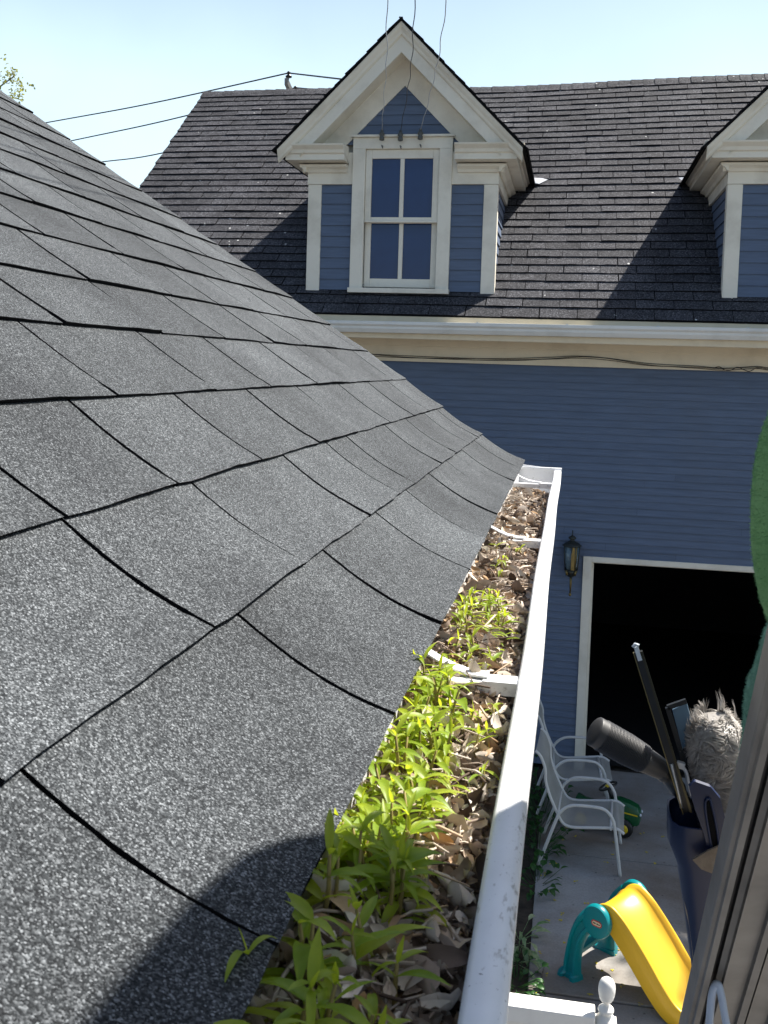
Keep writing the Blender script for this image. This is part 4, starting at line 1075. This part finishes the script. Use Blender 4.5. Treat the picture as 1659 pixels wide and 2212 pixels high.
for i in range(nn+1):
    t = i/nn; r = .0205
    if t < .06: r *= math.sqrt(max(0.02, 1-((.06-t)/.06)**2))
    r *= 1-.30*max(0, (t-.45)/.55)**1.3
    if t > .74: r *= 1-.05
    if .14 < t < .72: r += .0011*math.sin(t*nn*2*math.pi/4.4)
    c = h0+hd*t
    rows.append([c+(s1*math.cos(2*math.pi*k/20)+s2*math.sin(2*math.pi*k/20))*r for k in range(20)])
mb.smooth = True; mb.grid(rows, closed=True, capo=True); fixn(mb.build('grip', M_grip, sq))
mb = MB(); mb.smooth = True
mb.tube(smooth_path([h0+hd*.9, at(1440, 1672, YT+.02), at(1465, 1705, YT+.02), at(1486, 1745, YT+.02)], 5), [.0135]*6+[.0115]*5+[.009]*5, 12)
fixn(mb.build('neck', M_rub, sq))
# second squeegee and steel scraper
s2_ = thing('squeegee', at(1450, 1500, YT), 'dark squeegee blade with clear plastic plate standing behind the ribbed squeegee', 'squeegee')
mb = MB(); a = at(1442, 1528, YT+.03); b_ = at(1515, 1770, YT+.03); bar(mb, a, b_, .0065, .006); bar(mb, a, at(1482, 1514, YT+.03), .006, .006); fixn(mb.build('blade_channel', M_rub, s2_))
mb = MB(); q = [at(1452, 1533, YT+.035), at(1484, 1518, YT+.035), at(1500, 1580, YT+.035), at(1475, 1620, YT+.035)]
mb.grid([q, [p+Vector((0, .003, 0)) for p in q]], closed=True, capo=True); fixn(mb.build('clear_plate', plastic('clear_blue_plastic', (.16, .26, .36), .15), s2_, bevel=.001))
mb = MB(); q = smooth_path([at(1450, 1650, YT-.0), at(1460, 1690, YT), at(1472, 1745, YT)], 3); mb.tube(q, .0025, 6)
bar(mb, at(1463, 1650, YT+.01), at(1478, 1655, YT+.01), .008, .008); mb.tube(smooth_path([at(1470, 1652, YT+.01), at(1482, 1668, YT+.01), at(1488, 1700, YT+.01), at(1492, 1720, YT+.01)], 4), .0028, 6); fixn(mb.build('steel_pivot', M_galv, s2_))

# fluffy applicator sleeve
fl = thing('washer_sleeve', at(1560, 1700, YT+.05), 'fluffy grey white fleece washing sleeve sticking out of the blue holster', 'washer sleeve')
ax0 = at(1580, 1880, YT+.045); ax1 = at(1542, 1548, YT+.03)
mb = MB(); axd = ax1-ax0; axu = axd.normalized(); e1 = axu.orthogonal().normalized(); e2 = axu.cross(e1)
def rad(t): return .041*(1-.10*(1-t))*(math.sqrt(max(0, 1-max(0, (t-.84)/.2)**2)))
rows = []
for i in range(31):
    t = i/30; rows.append([ax0+axd*t+(e1*math.cos(2*math.pi*k/24)+e2*math.sin(2*math.pi*k/24))*max(.002, rad(t)-.006) for k in range(24)])
mb.smooth = True; mb.grid(rows, closed=True, capo=True); core = fixn(mb.build('core', M_fluff, fl))
mb = MB(); rf_ = random.Random(4); mb.smooth = True
for k in range(15000):
    t = rf_.random()**.8*1.02; an = rf_.uniform(0, 6.283)
    cl = noise.noise(Vector((t*9, math.cos(an)*2.2, math.sin(an)*2.2)))
    cl2 = noise.noise(Vector((t*9+30, math.cos(an)*2.2, math.sin(an)*2.2)))
    nr = (e1*math.cos(an)+e2*math.sin(an)); tg = axu.cross(nr)
    r = rad(min(t, 1))-.007
    if t > .84: nr = (nr*(1.04-t)*5+axu*(t-.84)*5).normalized()
    p = ax0+axd*min(t, 1.0)+(e1*math.cos(an)+e2*math.sin(an))*max(r, .001)
    flow = (tg*(.9+1.6*cl)-axu*(.5+.9*cl2)).normalized() if t < .62 else (tg*2.4*cl+axu*2.2*cl2+Vector((0, 0, -.35))).normalized()
    L = rf_.uniform(.007, .013)
    w = rf_.uniform(.0003, .0008)
    pts = [p, p+nr*L*.42+flow*L*.25, p+nr*L*.55+flow*L*.7, p+nr*L*.50+flow*L*1.15]
    sd_ = nr.cross(flow); sd_ = sd_.normalized()*w if sd_.length > .01 else tg*w
    mb.grid([[pts[0]-sd_, pts[0]+sd_], [pts[1]-sd_, pts[1]+sd_], [pts[2]-sd_*.7, pts[2]+sd_*.7], [pts[3]-sd_*.1, pts[3]+sd_*.1]])
for px, py, ex_, ey_ in ((1555, 1530, 1547, 1492), (1562, 1530, 1553, 1488), (1590, 1545, 1582, 1510), (1560, 1528, 1560, 1500)):  # stray tufts
    for q in range(4):
        p = at(px+rf_.uniform(-5, 5), py+rf_.uniform(-3, 8), YT+.02+rf_.uniform(-.006, .006)); e = at(ex_+rf_.uniform(-2, 2), ey_+rf_.uniform(-2, 6), YT+.02)
        m_ = (p+e)/2+Vector((.001, 0, 0)); w = Vector((.0006, 0, 0)); mb.grid([[p-w, p+w], [m_-w*.7, m_+w*.7], [e-w*.1, e+w*.1]])
mb.build('pile', M_fluff, core)
tg_ = MB()
q = [at(1496, 1858, YT-.05), at(1530, 1838, YT-.05), at(1560, 1825, YT-.05), at(1570, 1900, YT-.045), at(1545, 1890, YT-.05), at(1515, 1878, YT-.05)]
tg_.quad(*q); tg_.quad(*[p+Vector((0, .004, .0)) for p in q]); tg_.grid([q, [p+Vector((0, .004, 0)) for p in q]], closed=True)
tag(tg_.build('cleaning_rag', simple('rag_cloth', (.20, .17, .14), .95, .1, 0, .3, 40, .6), bevel=.001), 'brown grey rag corner poking over the blue holster front', 'rag')

# green towel hanging over the ladder
tw = thing('towel', (.33, 1.1, CZ-.4), 'fuzzy green terry towel hanging behind the ladder rail at the right edge', 'towel')
def towel(name, prof2, mat, par, ry, yo, fuzz=True):
    mb = MB(); rows = []; mb.smooth = True
    for i, (xl, y, z, w) in enumerate(prof2):
        row = []
        for k in range(40):
            t = 2*math.pi*k/40; fold = 1+.10*math.sin(3*t+z*5)+.06*math.sin(7*t-z*9)
            r_ = ry*min(1, w/.10) if z < .1 else min(.28, w*1.45)
            if z > .1:
                m4 = (abs(math.cos(t))**4+abs(math.sin(t))**4)**-.25; row.append(Vector((xl+w+math.cos(t)*m4*w, y+yo+math.sin(t)*m4*r_, CZ+z))); continue
            row.append(Vector((xl+w+math.cos(t)*w*(fold if math.cos(t) > -.4 else 1), y+yo+math.sin(t)*r_*fold, CZ+z)))
        rows.append(row)
    mb.grid(rows, closed=True, capo=True)
    if fuzz:
        rz_ = random.Random(2)
        for i in range(len(rows)-1):
            for k in range(12, 30):
                for q in range(26):
                    p = rows[i][k].lerp(rows[i+1][k], rz_.random()).lerp(rows[i][(k+1) % 40].lerp(rows[i+1][(k+1) % 40], rz_.random()), rz_.random())
                    c = rows[i][0].lerp(rows[i][20], .5); nr = (p-c); nr.z = rz_.uniform(-.05, .05); nr = (nr.normalized()+Vector((rz_.gauss(0, .5), rz_.gauss(0, .5), rz_.gauss(0, .5)))).normalized()*rz_.uniform(.002, .004)
                    w_ = Vector((0, 0, .0004)); mb.quad(p-w_, p+w_, p+nr)
    return mb.build(name, mat, par)
def xl_of(px, py, Y): return at(px, py, Y)
upper = [(1675, 860), (1659, 905), (1648, 935), (1640, 965), (1633, 1000), (1628, 1040), (1625, 1085), (1624, 1130), (1625, 1180), (1630, 1225), (1638, 1275), (1649, 1315), (1661, 1345), (1672, 1365)]
pf = []
for px, py in upper:
    q = at(px, py, 1.22); pf.append((q.x, 1.22, q.z-CZ, .12))
pf[-1] = (*pf[-1][:3], .09)
# unseen bulk added above the picture, shaped to cast the roof shadow
shadow_bulk = [(.43, .68, .805, .03), (.405, .70, .785, .12), (.38, .71, .74, .17), (.32, .73, .64, .19), (.26, .74, .52, .20), (.235, .74, .38, .20), (.23, .74, .24, .20), (.235, .80, .16, .17), (.245, .95, .11, .15), (.258, 1.10, .04, .13)]
allp = shadow_bulk+pf
towel('upper_fold_shadow_bulk', allp, M_towel, tw, .10, 0)
lower = [(1668, 1330), (1650, 1365), (1640, 1405), (1628, 1440), (1614, 1470), (1608, 1510), (1606, 1550), (1603, 1590), (1600, 1625), (1592, 1660)]
pf = []
for i, (px, py) in enumerate(lower):
    q = at(px, py, 1.12); pf.append((q.x, 1.12, q.z-CZ, .06+.0*i))
towel('lower_fold', pf, M_towel_backlit, tw, .03, 0)
